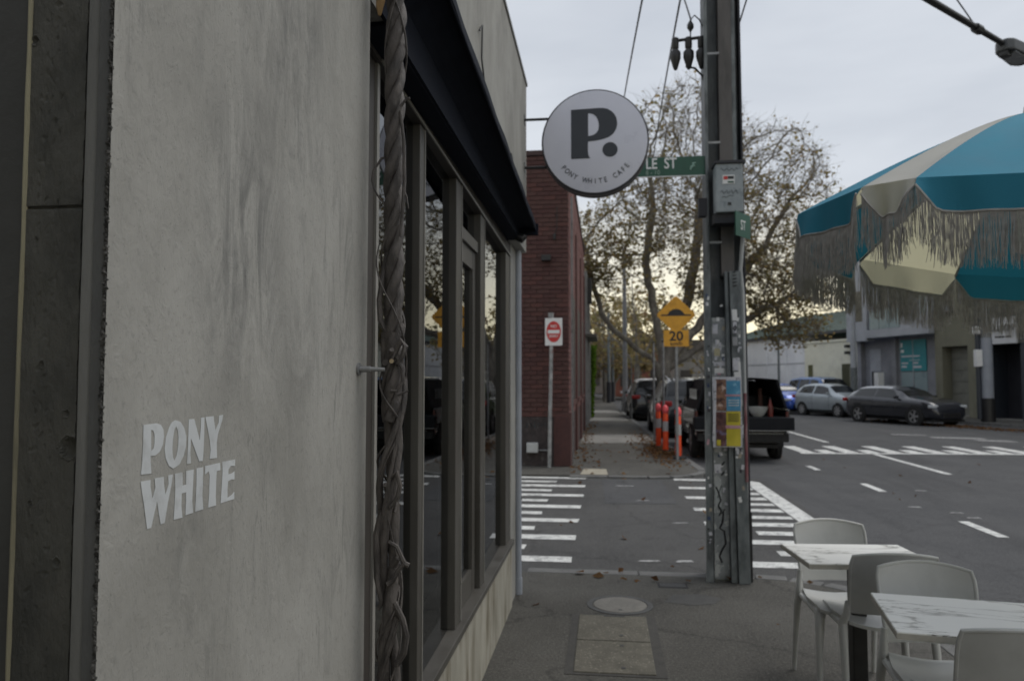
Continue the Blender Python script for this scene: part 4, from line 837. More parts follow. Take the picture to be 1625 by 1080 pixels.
MB().box((-7,34.02,0),(-0.85,44,4.6)).build('wall', pm('white_render',(0.5,0.5,0.48),(0.6,0.6,0.58),2,0.9,c3=(0.4,0.39,0.37),s3=1.5), lb2, local=False)
MB().prism([(-7.2,4.6),(-0.7,4.6),(-4,6.6)], -44.2, -33.9, Matrix(((1,0,0,0),(0,0,-1,0),(0,1,0,0),(0,0,0,1)))).build('roof', M_frame_dark, lb2, local=False, fix=True)
for y in (35,38,41):
    MB().box((-0.87,y,0.8),(-0.82,y+1.2,2.6)).build('window', M_frame_dark, lb2, local=False)
lb3 = thing('dark_terrace', 'low dark terrace at the end of the left footpath', 'building', (-0.8,52,0))
MB().box((-9,45,0),(-1.2,70,4.2)).build('wall', pm('brown_wall',(0.10,0.085,0.075),(0.14,0.12,0.105),2,0.9), lb3, local=False)
for y in (47,51,55): MB().box((-1.21,y,0.6),(-1.17,y+1.4,2.4)).build('window', M_frame_dark, lb3, local=False)

# ------------------------------------------------------------ leaves, hedges, trees
def leafmat(name, cols, scale=3.0):
    m = bpy.data.materials.new(name); m.use_nodes = True; t = m.node_tree; t.nodes.clear()
    out = nd(t,'ShaderNodeOutputMaterial'); b = nd(t,'ShaderNodeBsdfDiffuse'); tr = nd(t,'ShaderNodeBsdfTranslucent')
    g = nd(t,'ShaderNodeNewGeometry')
    r = nd(t,'ShaderNodeValToRGB'); r.color_ramp.interpolation = 'LINEAR'
    e = r.color_ramp.elements
    while len(e) < len(cols): e.new(0.5)
    for i, c in enumerate(cols): e[i].position = i/(len(cols)-1); e[i].color = (*c,1)
    t.links.new(g.outputs['Random Per Island'], r.inputs['Fac'])
    t.links.new(r.outputs[0], b.inputs['Color']); t.links.new(r.outputs[0], tr.inputs['Color'])
    ms = nd(t,'ShaderNodeMixShader'); ms.inputs[0].default_value = 0.5
    t.links.new(b.outputs[0], ms.inputs[1]); t.links.new(tr.outputs[0], ms.inputs[2]); t.links.new(ms.outputs[0], out.inputs[0]); return m
M_leaf = leafmat('plane_leaves', [(0.20,0.13,0.07),(0.23,0.20,0.085),(0.32,0.235,0.115),(0.24,0.225,0.10),(0.38,0.27,0.13),(0.19,0.18,0.075),(0.15,0.105,0.065)])
M_litter = leafmat('leaf_litter', [(0.12,0.06,0.03),(0.18,0.10,0.05),(0.08,0.045,0.025),(0.26,0.16,0.085),(0.15,0.08,0.042)])
M_hedge = leafmat('hedge_leaves', [(0.05,0.10,0.012),(0.09,0.16,0.02),(0.04,0.075,0.012),(0.11,0.18,0.03)])
M_bark = pm('plane_bark', (0.13,0.117,0.10), (0.21,0.19,0.165), 5, 0.85, bump=0.4, bscale=30, stretch=(1,1,0.5), c3=(0.26,0.245,0.205), s3=3.0, f3=(0.52,0.6))
def leaf(mb, p, size, r, droop=0.5):
    """a folded, lobed leaf of four triangles"""
    a = r.uniform(0, 2*math.pi); tilt = r.uniform(-1.2, 1.2); roll = r.uniform(-0.9, 0.9)
    M = Matrix.Translation(p) @ Matrix.Rotation(a,4,'Z') @ Matrix.Rotation(tilt,4,'Y') @ Matrix.Rotation(roll,4,'X')
    s = size
    vs = [(0,0,0),(0.45*s,0.5*s,0.12*s),(s,0,-0.06*s),(0.45*s,-0.5*s,0.12*s)]
    mb.add([M @ Vector(v) for v in vs], [(0,2,1),(0,3,2)])
def grow_tree(seed, base, heads, attract, step=0.45, infl=2.6, kill=0.7, iters=90, limit=12000):
    """space colonisation: nodes grow towards attraction points"""
    rs = np.random.default_rng(seed)
    nodes = [np.array(base, float)]; par = [-1]
    def chain(i, pts):
        for p in pts:
            p = np.array(p, float)
            a = nodes[i]; L = np.linalg.norm(p-a); k = max(1, int(L/step))
            for j in range(1, k+1):
                q = a+(p-a)*j/k + (rs.normal(0,0.035,3) if j < k else 0)
                nodes.append(q); par.append(i); i = len(nodes)-1
        return i
    fork = chain(0, heads[0])
    for h in heads[1:]:
        st = fork if not isinstance(h[0], int) else h[0]
        chain(fork, h)
    A = attract.copy(); P = np.zeros((60000,3)); cnt = len(nodes); P[:cnt] = np.array(nodes)
    near = np.zeros(len(A), int); dm = np.full(len(A), 1e9); fresh = 0
    for it in range(iters):
        if len(A) == 0: break
        d = np.sqrt(((A[:,None,:]-P[None,fresh:cnt,:])**2).sum(-1)); j = d.argmin(1); dj = d[np.arange(len(A)), j]
        better = dj < dm; near[better] = j[better]+fresh; dm[better] = dj[better]
        keep = dm > kill; A, near, dm = A[keep], near[keep], dm[keep]
        ok = dm < infl
        if not ok.any():
            if len(A) == 0: break
            infl *= 1.3; fresh = cnt; continue
        V = A[ok]-P[near[ok]]; V /= np.linalg.norm(V, axis=1)[:,None]+1e-9
        ids, inv_ = np.unique(near[ok], return_inverse=True)
        S_ = np.zeros((len(ids),3)); np.add.at(S_, inv_, V)
        S_ /= np.linalg.norm(S_, axis=1)[:,None]+1e-9; S_ += rs.normal(0,0.16,S_.shape); S_[:,2] += 0.05; S_ /= np.linalg.norm(S_, axis=1)[:,None]+1e-9
        fresh = cnt
        for q, i_ in zip(S_, ids):
            P[cnt] = P[i_]+q*step; nodes.append(P[cnt].copy()); par.append(int(i_)); cnt += 1
        if cnt > limit: break
    return nodes, par
def build_tree(name, label, seed, base, heads, attract, trunk_r, leaf_fn, leafm, group=None, twigs=3, step=0.45, size=(0.10,0.19), infl=2.6, iters=90, kill=0.7):
    r = random.Random(seed)
    nodes, par = grow_tree(seed, base, heads, attract, step, infl=infl, iters=iters, kill=kill)
    n = len(nodes); kids = [[] for _ in range(n)]
    for i, p in enumerate(par):
        if p >= 0: kids[p].append(i)
    w = [0.0]*n
    for i in range(n-1, -1, -1):
        w[i] = (sum(w[k]**2.35 for k in kids[i]))**(1/2.35) if kids[i] else 0.0075
    sc = trunk_r / w[0]
    w = [max(0.006, x*(sc if x > 0.03 else sc*0.6+0.4)) if x < w[0] else trunk_r for x in w]
    t = thing(name, label, 'tree', base, 0, group)
    mb = MB(); B = Vector(base)
    done = [False]*n
    def run(i):
        chain_ = [par[i]] if par[i] >= 0 else []
        while True:
            chain_.append(i); done[i] = True
            if not kids[i]: break
            i = max(kids[i], key=lambda k: w[k])
        return chain_
    stack = [0]
    limbs = MB(); fine = MB()
    order = sorted(range(n), key=lambda i: -w[i])
    for i in order:
        if done[i]: continue
        c = run(i)
        if len(c) < 2: continue
        pts = [Vector(nodes[k])-B for k in c]
        rad = [w[k] for k in c]; rad[0] = min(rad[0], rad[1]*1.15)
        big = max(rad) > 0.05
        (limbs if big else fine).tube(pts, rad, 9 if max(rad) > 0.12 else (6 if big else 3), caps=big)
    trunk = limbs.build('trunk', M_bark, t, smooth=True)
    # twigs and leaves at the thin ends
    crown = MB(); tw = fine
    for i in range(n):
        if w[i] > 0.03: continue
        p = Vector(nodes[i])-B; k = leaf_fn(nodes[i], r)
        for q in range(twigs):
            d = Vector((r.gauss(0,1), r.gauss(0,1), r.gauss(0.35,0.8))).normalized()*r.uniform(0.3,0.8)
            mid = p + d*0.5 + Vector((r.gauss(0,0.05),r.gauss(0,0.05),r.gauss(0,0.05)))
            tw.tube([p, mid, p+d], [0.006,0.0045,0.0025], 3, caps=False)
            for _ in range(k): leaf(crown, p + d*r.uniform(0.2,1.05) + Vector((r.gauss(0,0.08),r.gauss(0,0.08),r.gauss(-0.03,0.08))), r.uniform(*size), r)
    o = tw.build('branches', M_bark, t); o['kind'] = 'stuff'
    o = crown.build('crown', leafm, t); o['kind'] = 'stuff'
    return t
rs = np.random.default_rng(5)
def blob(n, c, r, shell=0.0):
    out = []
    while len(out) < n:
        v = rs.normal(0,1,3); v /= np.linalg.norm(v); q = max(shell, rs.random()**(1/3.0))
        out.append(np.array(c)+v*q*np.array(r))
    return np.array(out)
# big plane tree: base by the kerb between the parked cars, low limb leaning left over the footpath
TB = (2.35,29.2,-0.08)
att = np.vstack([blob(2100,(3.2,29.2,9.3),(2.7,2.8,4.0)), blob(1750,(6.3,29.5,8.0),(2.5,2.6,3.6)), blob(800,(6.9,29.0,4.6),(1.7,1.9,1.9)), blob(520,(0.0,27.8,6.4),(1.4,1.4,1.7)), blob(420,(1.4,28.2,8.0),(1.5,1.5,1.7)), blob(300,(4.2,29,5.2),(1.5,1.5,1.0))])
big_heads = [[(2.3,29.2,1.2),(2.2,29.2,2.0)],
    [(1.5,28.9,2.6),(0.6,28.5,3.3),(-0.1,28.2,4.1),(-0.45,28,5.3),(-0.75,27.9,6.8)],
    [(2.0,29.3,4.0),(1.6,29.2,6.0),(1.9,29.1,8.2)],
    [(3.0,29.3,4.2),(3.5,29.4,6.2),(3.7,29.3,8.5)],
    [(3.3,29.5,3.4),(4.8,29.8,5.0),(6.0,29.8,6.6)],
    [(3.6,29.2,2.9),(5.2,29.0,3.8),(6.6,28.9,4.6)]]
def lf_big(p, r):
    z = p[2]; x = p[0]
    pr_ = 0.40 if z > 9.4 else (0.80 if z > 7 else 1.6)
    if x > 5 and z < 7: pr_ += 0.25
    if x < 1.2: pr_ += 0.5
    pr_ *= 0.35+1.5*max(0, 0.5+1.4*noise.noise(Vector((p[0]*0.75,p[1]*0.75,p[2]*0.9))))
    return int(pr_ + r.random())
build_tree('plane_tree', 'large half bare plane tree with thin autumn leaves behind the utility pole', 4, TB, big_heads, att, 0.30, lf_big, M_leaf, twigs=6, size=(0.07,0.165), step=0.3, kill=0.42, infl=1.8, iters=160)
def small_tree(label, seed, x, y, h, w, leafy, tr=0.16, lm=M_leaf, n=260):
    a = np.vstack([blob(n,(x,y,h*0.62),(w,w,h*0.36))])
    hd = [[(x,y,h*0.18),(x+0.05,y,h*0.26)],[(x-w*0.35,y,h*0.45)],[(x+w*0.35,y+0.2,h*0.48)],[(x,y-0.3,h*0.55)]]
    return build_tree('plane_tree', label, seed, (x,y,-0.05), hd, a, tr, lambda p, r: int(leafy+r.random()), lm, group='street trees further along', twigs=3, step=0.5, size=(0.2,0.36), infl=3.2, iters=90, kill=0.7)
small_tree('small bare street tree seen through the big tree, right of the far pole', 31, 1.9,46,8.6,2.8,0.8,n=600)
small_tree('leafier street tree far down the left footpath', 32, 0.0,58,8.5,3.2,1.8,n=600)
small_tree('street tree standing before the white shed with the green roof', 33, 6.6,50,6.8,2.6,1.2,n=500)
small_tree('distant dense tree closing the end of the street', 34, 3.2,70,10,5,2.4,n=700)
small_tree('far left tree rising behind the white terrace', 35, -4.0,64,9.5,3.8,1.8,n=500)
# green climber on the left frontages
hg = thing('climbing_hedge', 'bright green climbing hedge on the far left frontage', 'hedge', (-0.75,33.5,0))
mb = MB(); r3 = random.Random(8)
for i in range(2600):
    z = 3.1*(r3.random()**0.85); leaf(mb, Vector((0.10+0.22*r3.random()*(0.6+z*0.2), r3.uniform(-1.2,1.6), z)), r3.uniform(0.07,0.14), r3)
mb.build('foliage', M_hedge, hg)['kind'] = 'stuff'
MB().tube([(0,0,0),(0.05,0.1,1.2),(0.08,0.3,2.6)], [0.05,0.04,0.02], 6).build('stem', M_bark, hg)
# leaf litter
def litter(name, label, spots, seed):
    mb = MB(); r = random.Random(seed)
    for (cx, cy, sx, sy, n, z, pile) in spots:
        for i in range(n):
            x = r.gauss(cx, sx); y = r.gauss(cy, sy)
            q = math.exp(-((x-cx)/sx)**2-((y-cy)/sy)**2)
            s = r.uniform(0.05,0.11); M = Matrix.Translation((x,y,z+0.012+pile*q*r.random())) @ Matrix.Rotation(r.uniform(0,6.28),4,'Z') @ Matrix.Rotation(r.gauss(0,0.35),4,'Y') @ Matrix.Rotation(r.gauss(0,0.35),4,'X')
            mb.add([M @ Vector(v) for v in ((0,0,0),(0.4*s,0.42*s,0.012),(s,0.05*s,0),(0.45*s,-0.42*s,0.012))], [(0,2,1),(0,3,2)])
    o = mb.build(name, M_litter); tag(o, label, 'leaves', kind='stuff'); return o
litter('leaf_litter', 'heap of brown fallen leaves at the foot of the orange bollards', [(1.22,17.4,0.18,1.3,430,0.0,0.08),(1.1,16.7,0.2,0.5,80,0.0,0.03),(1.02,20.5,0.22,2.0,130,0.0,0.03)], 2)
litter('leaf_litter', 'scattered fallen leaves on the left footpath and crossing', [(-0.45,16.5,0.15,1.6,60,0.0,0),(-0.5,24,0.12,4,160,0.0,0.03),(0.3,16,0.5,2,28,0.0,0),(0.2,9.5,0.7,2.2,14,-0.03,0),(0.6,6.3,0.8,0.08,14,0.0,0),(-0.55,14.1,0.06,0.3,16,0,0)], 3)
litter('leaf_litter', 'strip of brown leaves in the gutter below the olive garage', [(13.5-0.36*k,27.2+1.0*k,0.28,0.55,150,-0.07,0.02) for k in range(7)] + [(5,12,2.5,4,24,-0.08,0)], 4)

# ------------------------------------------------------------ signs, posts and bollards on the far corner
def post(parent, x, y, h, r=0.03, mat=None): return MB().tube([(x,y,0),(x,y,h)], r, 10).build('post', mat or M_steel, parent, smooth=True, local=False)
hs = thing('speed_hump_sign', 'yellow diamond speed hump sign over a 20 km/h plate', 'road sign', (1.45,15.6,0))
post(hs,1.45,15.63,3.2,0.033); hi_ = T(hs.location).inverted()
r_ = 0.36
def dia(s, c=0.03):
    p = []
    for i in range(4):
        a = math.pi/2*i
        for da in (-0.07,0.07): p.append((s*math.cos(a+da), s*math.sin(a+da)))
    return p
shape('diamond_plate', [dia(0.375)], 0.004, hi_ @ FRONT(1.45,15.59,2.93), M_yellow, hs)
shape('hump_symbol', [[(-0.30,-0.03),(0.30,-0.03),(0.30,-0.002),(0.17,0.0),(0.13,0.06),(0.07,0.10),(0,0.113),(-0.07,0.10),(-0.13,0.06),(-0.17,0.0),(-0.30,-0.002)]], 0.002, hi_ @ FRONT(1.45,15.585,2.94), M_signblack, hs)
MB().box((1.20,15.583,2.29),(1.70,15.588,2.62)).build('speed_plate', M_yellow, hs, local=False)
letters('speed_letters', '20', 0.27, hi_ @ FRONT(1.45,15.581,2.49), M_signblack, hs, 0.001, sx=1.05, bold=0.006)
letters('speed_letters', 'km/h', 0.10, hi_ @ FRONT(1.45,15.581,2.345), M_signblack, hs, 0.001, sx=1.2, bold=0.002)
ne = thing('no_entry_sign', 'white plate with red no entry disc on a stickered post', 'road sign', (-0.985,14.05,0))
MB().tube([(-1.02,14.05,0),(-1.0,14.05,1.2),(-0.965,14.05,2.86)], 0.034, 10).build('post', pm('stickered_post',(0.16,0.17,0.17),(0.4,0.4,0.4),9,0.6,c3=(0.3,0.14,0.12),s3=7,f3=(0.6,0.66),stretch=(1,1,0.8)), ne, smooth=True, local=False)
MB().box((-1.09,14.005,2.25),(-0.77,14.012,2.76)).build('sign_plate', M_white, ne, local=False)
nx, nz_ = -0.93, 2.505; ei = T(ne.location).inverted()
shape('red_disc', [[(0.135*math.cos(a*math.pi/16), 0.195*math.sin(a*math.pi/16)) for a in range(32)]], 0.002, ei @ FRONT(nx,14.002,nz_), M_red, ne)
shape('white_bar', [[(-0.11,-0.032),(0.11,-0.032),(0.11,0.032),(-0.11,0.032)]], 0.002, ei @ FRONT(nx,13.999,nz_), M_white, ne)
letters('sign_letters', 'NO', 0.075, ei @ FRONT(nx,13.998,nz_+0.10), M_white, ne, 0.001, bold=0.001); letters('sign_letters', 'ENTRY', 0.062, ei @ FRONT(nx,13.998,nz_-0.085), M_white, ne, 0.001, sx=0.9, bold=0.001)
MB().box((-1.03,14.0,2.77),(-0.95,14.02,2.86)).build('top_bracket', M_steel, ne, local=False)
for (x, y, h, lab) in ((1.30,20.4,2.6,'plain grey signpost beside the two orange bollards'),(1.12,32,2.3,'plain grey signpost further up the kerb by the white car'),(1.36,17.9,2.5,'thin grey post between the bollards and the black ute')):
    p = thing('sign_post', lab, 'post', (x,y,0), 0, 'plain posts along the kerb'); post(p,x,y,h,0.03)
    MB().lathe([(0.034,0),(0.034,0.03),(0.01,0.045)], 10, Matrix.Translation((x,y,h))).build('post_cap', M_black, p, local=False)
bol = []
for (x, y, lab) in ((1.50,15.95,'orange bollard with pink cap in front of the speed hump signpost'),(1.34,17.2,'orange bollard with white band, middle of the three'),(1.27,18.4,'orange bollard furthest back beside the grey signpost')):
    if not bol:
        b_ = thing('bollard', lab, 'bollard', (x,y,0), 0, 'orange bollards at the kerb')
        MB().lathe([(0.17,0),(0.17,0.02),(0.14,0.05),(0.075,0.06)], 16).build('base', M_rubber, b_, smooth=True)
        MB().lathe([(0.062,0.05),(0.068,0.2),(0.062,0.30),(0.058,0.85),(0.045,0.88)], 14).build('stem', M_orange, b_, smooth=True)
        MB().lathe([(0.045,0.87),(0.066,0.90),(0.07,0.95),(0.06,1.01),(0.03,1.05),(0.012,1.06)], 14).build('cap', M_pink, b_, smooth=True)
        MB().lathe([(0.0605,0.48),(0.0635,0.48),(0.0625,0.70),(0.0595,0.70)], 14, closed=True).build('reflective_band', M_reflect, b_, smooth=True)
        bol.append(b_)
    else:
        c = copy_tree(bol[0], (x,y,0), 0.4); c['label'] = lab; bol.append(c)
# far poles, crossarm and overhead wires
fp = thing('power_pole', 'distant grey power pole with a crossarm above the street', 'power pole', (1.07,40,0))
MB().tube([(1.07,40,0),(1.07,40,8.5)], [0.15,0.09], 10).build('pole', pm('far_pole',(0.16,0.16,0.165),(0.22,0.22,0.225),4,0.7), fp, smooth=True, local=False)
MB().box((0.0,39.92,8.15),(2.2,40.05,8.27)).build('crossarm', M_frame_dark, fp, local=False)
for x in (0.08,0.55,1.6,2.1): MB().lathe([(0.03,0),(0.05,0.05),(0.03,0.14)], 8, Matrix.Translation((x,40,8.27))).build('insulator', M_pole_dark, fp, local=False)
MB().tube([(1.07,39.95,7.7),(0.6,39.95,8.15)], 0.02, 6).build('brace', M_frame_dark, fp, local=False); MB().tube([(1.07,39.95,7.7),(1.55,39.95,8.15)], 0.02, 6).build('brace', M_frame_dark, fp, local=False)
MB().tube([(1.07,39.9,3.6),(0.4,39.7,4.3),(-0.6,39.3,4.6)], 0.03, 6).build('lamp_arm', M_frame_dark, fp, local=False)
for (x, y, h, lab) in ((0.32,55,6.5,'pale slender pole far along the left footpath'),(0.62,58,5.5,'second slender pole far along the left footpath, nearer the kerb')):
    p = thing('street_pole', lab, 'pole', (x,y,0)); MB().tube([(x,y,0),(x,y,1.6),(x,y,h)], [0.16,0.12,0.09], 8).build('pole', M_conduit, p, local=False, smooth=True); MB().tube([(x,y,0),(x,y,1.5)], 0.17, 8).build('pole_base', M_pole_dark, p, local=False)
M_wire = pm('wire_black',(0.02,0.02,0.022),(0.03,0.03,0.032),4,0.6)
def wire(label, a, b, sag, r=0.011, n=24):
    a, b = Vector(a), Vector(b)
    pts = [a.lerp(b, i/n)+Vector((0,0,-4*sag*(i/n)*(1-i/n))) for i in range(n+1)]
    o = MB().tube(pts, r, 5).build('overhead_wire', M_wire); return tag(o, label, 'wire', 'overhead wires')
wire('overhead wire ending at the left of the far crossarm', (0.48,2.0,4.4), (0.08,40,8.4), -1.1)
wire('overhead wire passing left of the fuses into the tree', (0.55,2.0,4.3), (2.1,40,8.4), -1.0)
wire('overhead wire reaching the fuses on the utility pole', (0.75,6.42,4.66), (0.95,12.0,8.2), -0.2, 0.008)
wire('overhead wire right of the utility pole', (1.10,6.45,4.45), (1.9,5.2,7.2), 0.02, 0.007)
wire('thin wire crossing low beyond the far pole', (-1.0,30,5.6), (9.5,44,6.4), 0.4, 0.012)

small_tree('low bushy tree at the street end beside the red brick house', 36, 0.8,66,5.6,3.4,3.0,n=500)
rh = thing('red_brick_house', 'small red brick house at the end of the street', 'house', (3.2,78,0))
MB().box((-2.5,0,0),(3.5,8,4.6)).build('wall', pm('far_brick',(0.20,0.075,0.05),(0.26,0.10,0.07),3,0.85), rh)
MB().prism([(-2.8,4.6),(3.8,4.6),(0.5,6.8)], -8.2, 0.2, Matrix(((1,0,0,0),(0,0,-1,0),(0,1,0,0),(0,0,0,1)))).build('roof', M_frame_dark, rh, fix=True)
for x in (-1.6,1.4): MB().box((x,-0.05,1.0),(x+1.2,0.02,2.8)).build('window', M_frame_dark, rh)
ft = thing('far_terrace', 'long low terrace of houses closing the view behind the trees', 'building', (10,95,0))
MB().box((-32,0,0),(-1.5,8,5.5)).build('wall', pm('terrace_wall',(0.16,0.14,0.125),(0.21,0.185,0.165),0.6,0.9), ft); MB().box((-1.49,1,0),(24,9,6.2)).build('wall', pm('terrace_wall_pale',(0.24,0.23,0.21),(0.30,0.285,0.265),0.6,0.9), ft)
for k in range(14): MB().box((-31+3.8*k,-0.05 if k < 8 else 0.95,1.0),(-29.6+3.8*k,0.02 if k < 8 else 1.02,2.9)).build('window', M_frame_dark, ft)
MB().box((-32.3,-0.3,5.51),(24.3,9.3,5.9 if False else 6.6)).build('roof', M_frame_dark, ft)
# ------------------------------------------------------------ row of buildings across the road (facade line runs at an angle)
RZ = math.radians(110); RP = (15.8,34.0,0.0)
def row_point(s, off=0.0, z=0.0):
    return (15.8-0.342*s-0.940*off, 34.0+0.940*s-0.342*off, z)
def rthing(name, label, cat, s, off=0.0): return thing(name, label, cat, row_point(s,off), RZ)
def rb(parent, name, mat, a, b, s0, bevel=0.0):
    return MB().box((a[0]-s0,a[1],a[2]),(b[0]-s0,b[1],b[2])).build(name, mat, parent, bevel=bevel)
fpr = structure(MB().prism([row_point(-30,0)[:2],row_point(-30,2.5)[:2],row_point(45,2.5)[:2],row_point(45,0)[:2]], -0.13, 0.03).build('footpath_right', M_path, None))
for k in range(34):
    a = row_point(-16+k,2.5); b = row_point(-16+k+0.985,2.5); c = row_point(-16+k+0.985,2.64); d = row_point(-16+k,2.64)
    MB().prism([a[:2],d[:2],c[:2],b[:2]], -0.13, 0.034).build('kerb_stone', M_kerb, fpr, bevel=0.01, fix=True)
M_gray_w = pm('blue_grey_render',(0.33,0.345,0.375),(0.39,0.405,0.435),1.5,0.85,c3=(0.28,0.29,0.315),s3=1.1)
M_gray_d = pm('grey_shopfront',(0.20,0.205,0.225),(0.26,0.265,0.285),2,0.8)
M_glass_d = pm('dark_glazing',(0.02,0.023,0.026),(0.035,0.04,0.044),2,0.12,rvar=0.05)
M_olive = pm('olive_render',(0.165,0.16,0.118),(0.205,0.20,0.15),1.2,0.88,stretch=(1,1,0.4),c3=(0.135,0.13,0.098),s3=2)
M_olive_d = pm('olive_door',(0.17,0.17,0.145),(0.21,0.21,0.18),2,0.7,c3=(0.14,0.14,0.12),s3=3)
M_tealsign = pm('teal_sign',(0.025,0.22,0.25),(0.035,0.26,0.29),3,0.5)
M_frost = pm('frosted_glass',(0.22,0.29,0.305),(0.27,0.34,0.355),2,0.3)
g = rthing('grey_building', 'blue grey two storey building with balcony and teal window sign', 'building', 5.2); S=5.2
rb(g,'wall',M_gray_w,(2.32,-8,3.72),(8.0,0,8.2),S); rb(g,'ground_floor_wall',M_gray_d,(2.32,-8,0),(8.0,-0.35,3.72),S)
rb(g,'slab_band',M_gray_w,(2.32,0.002,3.72),(6.55,0.55,4.12),S,0.02); rb(g,'upper_bay',M_gray_w,(6.45,0.001,3.6),(8.0,0.50,7.9),S,0.01)
o=rb(g,'window',M_glass_d,(6.75,0.49,4.6),(7.35,0.506,6.15),S); rb(g,'window_frame',M_gray_d,(6.68,0.488,4.52),(7.42,0.497,6.22),S)
o=rb(g,'balcony_door',M_glass_d,(4.1,-0.01,4.2),(6.2,0.006,6.9),S)
for x in (4.1,4.75,5.4,6.1): rb(g,'door_stile',M_gray_d,(x,0.0,4.2),(x+0.09,0.03,6.9),S)
for i,x in enumerate((4.15,4.85,5.55)): rb(g,'balustrade_pane',M_frost,(x,0.50,4.14),(x+0.66,0.52,5.05),S)
rb(g,'balustrade_rail',M_gray_d,(4.1,0.49,5.06),(6.3,0.54,5.11),S)
MB().prism([(2.32-S,4.12),(4.1-S,4.12),(4.1-S,4.62),(2.9-S,4.55),(2.32-S,4.75)],0.30,0.52,Matrix(((1,0,0,0),(0,0,1,0),(0,1,0,0),(0,0,0,1)))).build('parapet_panel',M_gray_w,g,fix=True)
rb(g,'upper_window',M_frost,(2.7,0.0,4.7),(3.4,0.012,6.2),S); rb(g,'end_fin',M_gray_w,(2.32,0.0,4.12),(2.5,0.5,8.0),S)
o=rb(g,'shop_window',M_frost,(3.45,-0.36,0.55),(5.1,-0.33,2.0),S); sgn=rb(g,'teal_window_sign',M_tealsign,(3.45,-0.34,2.06),(5.1,-0.30,3.55),S); sgn['label']='teal window sign with white lines of print'
rb(g,'glazing_bar',M_gray_w,(4.25,-0.31,0.55),(4.29,-0.285,3.55),S)
for (a,b,z,h,m_) in ((4.95,5.06,3.2,0.22,M_white),(4.85,5.06,2.95,0.14,M_white),(3.85,5.02,2.73,0.07,M_lilac),(3.85,4.5,2.56,0.03,M_lilac),(4.6,5.02,2.4,0.07,M_lilac),(4.7,5.02,2.22,0.1,M_lilac),(3.95,4.25,2.4,0.08,M_lilac),(3.75,4.25,2.2,0.1,M_lilac)):
    rb(sgn,'print_line',m_,(a,-0.298,z),(b,-0.29,z+h),S)
rb(g,'pillar',M_gray_d,(5.3,-0.35,0),(5.6,-0.2,3.72),S); rb(g,'door',M_gray_w,(6.5,-0.36,0),(7.3,-0.33,3.2),S); rb(g,'pillar',M_gray_d,(7.7,-0.35,0),(8.0,-0.1,3.72),S)
rb(g,'service_cabinet',M_white,(5.65,0.2,0.05),(5.95,0.55,2.0),S,0.02); rb(g,'cabinet_recess',M_black,(5.96,0.1,0.05),(6.15,0.5,2.05),S)
rb(g,'poster_panel',M_lilac,(2.42,-0.34,2.0),(2.8,-0.28,2.95),S); rb(g,'poster_panel',M_pinkp,(2.45,-0.27,1.95),(2.65,-0.26,2.4),S); rb(g,'poster_panel',M_white,(2.42,-0.34,3.02),(2.8,-0.28,3.25),S); rb(g,'dark_door',M_signink,(2.42,-0.34,0),(2.75,-0.29,1.9),S)
ol = rthing('olive_building', 'olive rendered building with a roller garage door', 'building', 1.1); S=1.1
for (a,b,z0,z1) in ((0.0,0.5,0,3.1),(1.9,2.3,0,3.1),(0.0,2.3,3.1,8.0)): rb(ol,'wall',M_olive,(a,-8,z0),(b,0.25,z1),S)
gd=rb(ol,'garage_door',M_olive_d,(0.5,-0.6,0),(1.9,-0.25,3.1),S)
for k in range(6): rb(gd,'door_panel',M_olive_d,(0.52,-0.249,0.02+0.51*k),(1.88,-0.225,0.50+0.51*k),S,0.01)
rb(ol,'window_sill',M_frame_dark,(1.15,0.25,4.55),(1.95,0.45,4.65),S); rb(ol,'window',M_glass_d,(1.2,0.25,4.66),(1.9,0.262,6.2),S); rb(ol,'vent_box',M_gray_w,(1.4,0.27,4.66),(1.65,0.5,4.9),S,0.02); rb(ol,'pipe',M_gray_w,(0.75,0.25,4.9),(0.83,0.33,6.5),S)
rb(ol,'doorstep',M_path_conc,(0.45,-0.2,0.03),(1.95,0.5,0.10),S)
ds = rthing('dark_shop', 'dark open shopfront under a white lettered fascia sign', 'building', -2.0); S=-2.0
rb(ds,'upper_wall',pm('dark_render',(0.10,0.10,0.092),(0.14,0.138,0.126),1.5,0.88),(-9,-8,3.1),(-0.02,0.2,8.0),S); rb(ds,'opening_back',pm('shop_dark',(0.02,0.021,0.028),(0.03,0.031,0.04),2,0.7),(-9,-4,0),(-0.35,-0.9,3.1),S); rb(ds,'jamb',M_signink,(-0.35,-4,0),(-0.02,0.18,3.1),S)
rb(ds,'jamb',M_signink,(-2.4,-4,0),(-2.0,0.18,3.1),S); rb(ds,'forecourt',M_path_conc,(-1.99,-0.9,0.0),(-0.36,0.2,0.034),S)
fs = rb(ds,'fascia_sign',pm('fascia_white',(0.55,0.56,0.58),(0.62,0.63,0.65),3,0.4),(-1.93,0.2,3.08),(-0.55,0.32,4.15),S,0.02)
FR = Matrix(((-1,0,0,0),(0,0,1,0),(0,1,0,0),(0,0,0,1)))
def rl(text,size,s,z,off,bold=0.0,sx=1.0,parent=None): letters('fascia_letters',text,size,Matrix.Translation((s-S,off,z)) @ FR,M_signblack,parent,0.004,sx=sx,bold=bold)
rl('PULLISON',0.34,-1.24,3.72,0.325,0.012,0.8,fs)
for (a,b) in ((-1.42,-1.30),(-1.27,-1.12),(-1.08,-0.98),(-1.72,-1.47)): rb(fs,'print_line',M_signblack,(a,0.322,3.33),(b,0.33,3.40),S,0.01)
rb(ds,'upper_window',M_glass_d,(-1.7,0.2,4.6),(-0.8,0.212,6.0),S); rb(ds,'upper_window_sill',M_gray_d,(-1.75,0.2,4.5),(-0.75,0.3,4.59),S)
cm = rthing('cream_building', 'low cream rendered building with dark doorway', 'building', 10.3); S=10.3
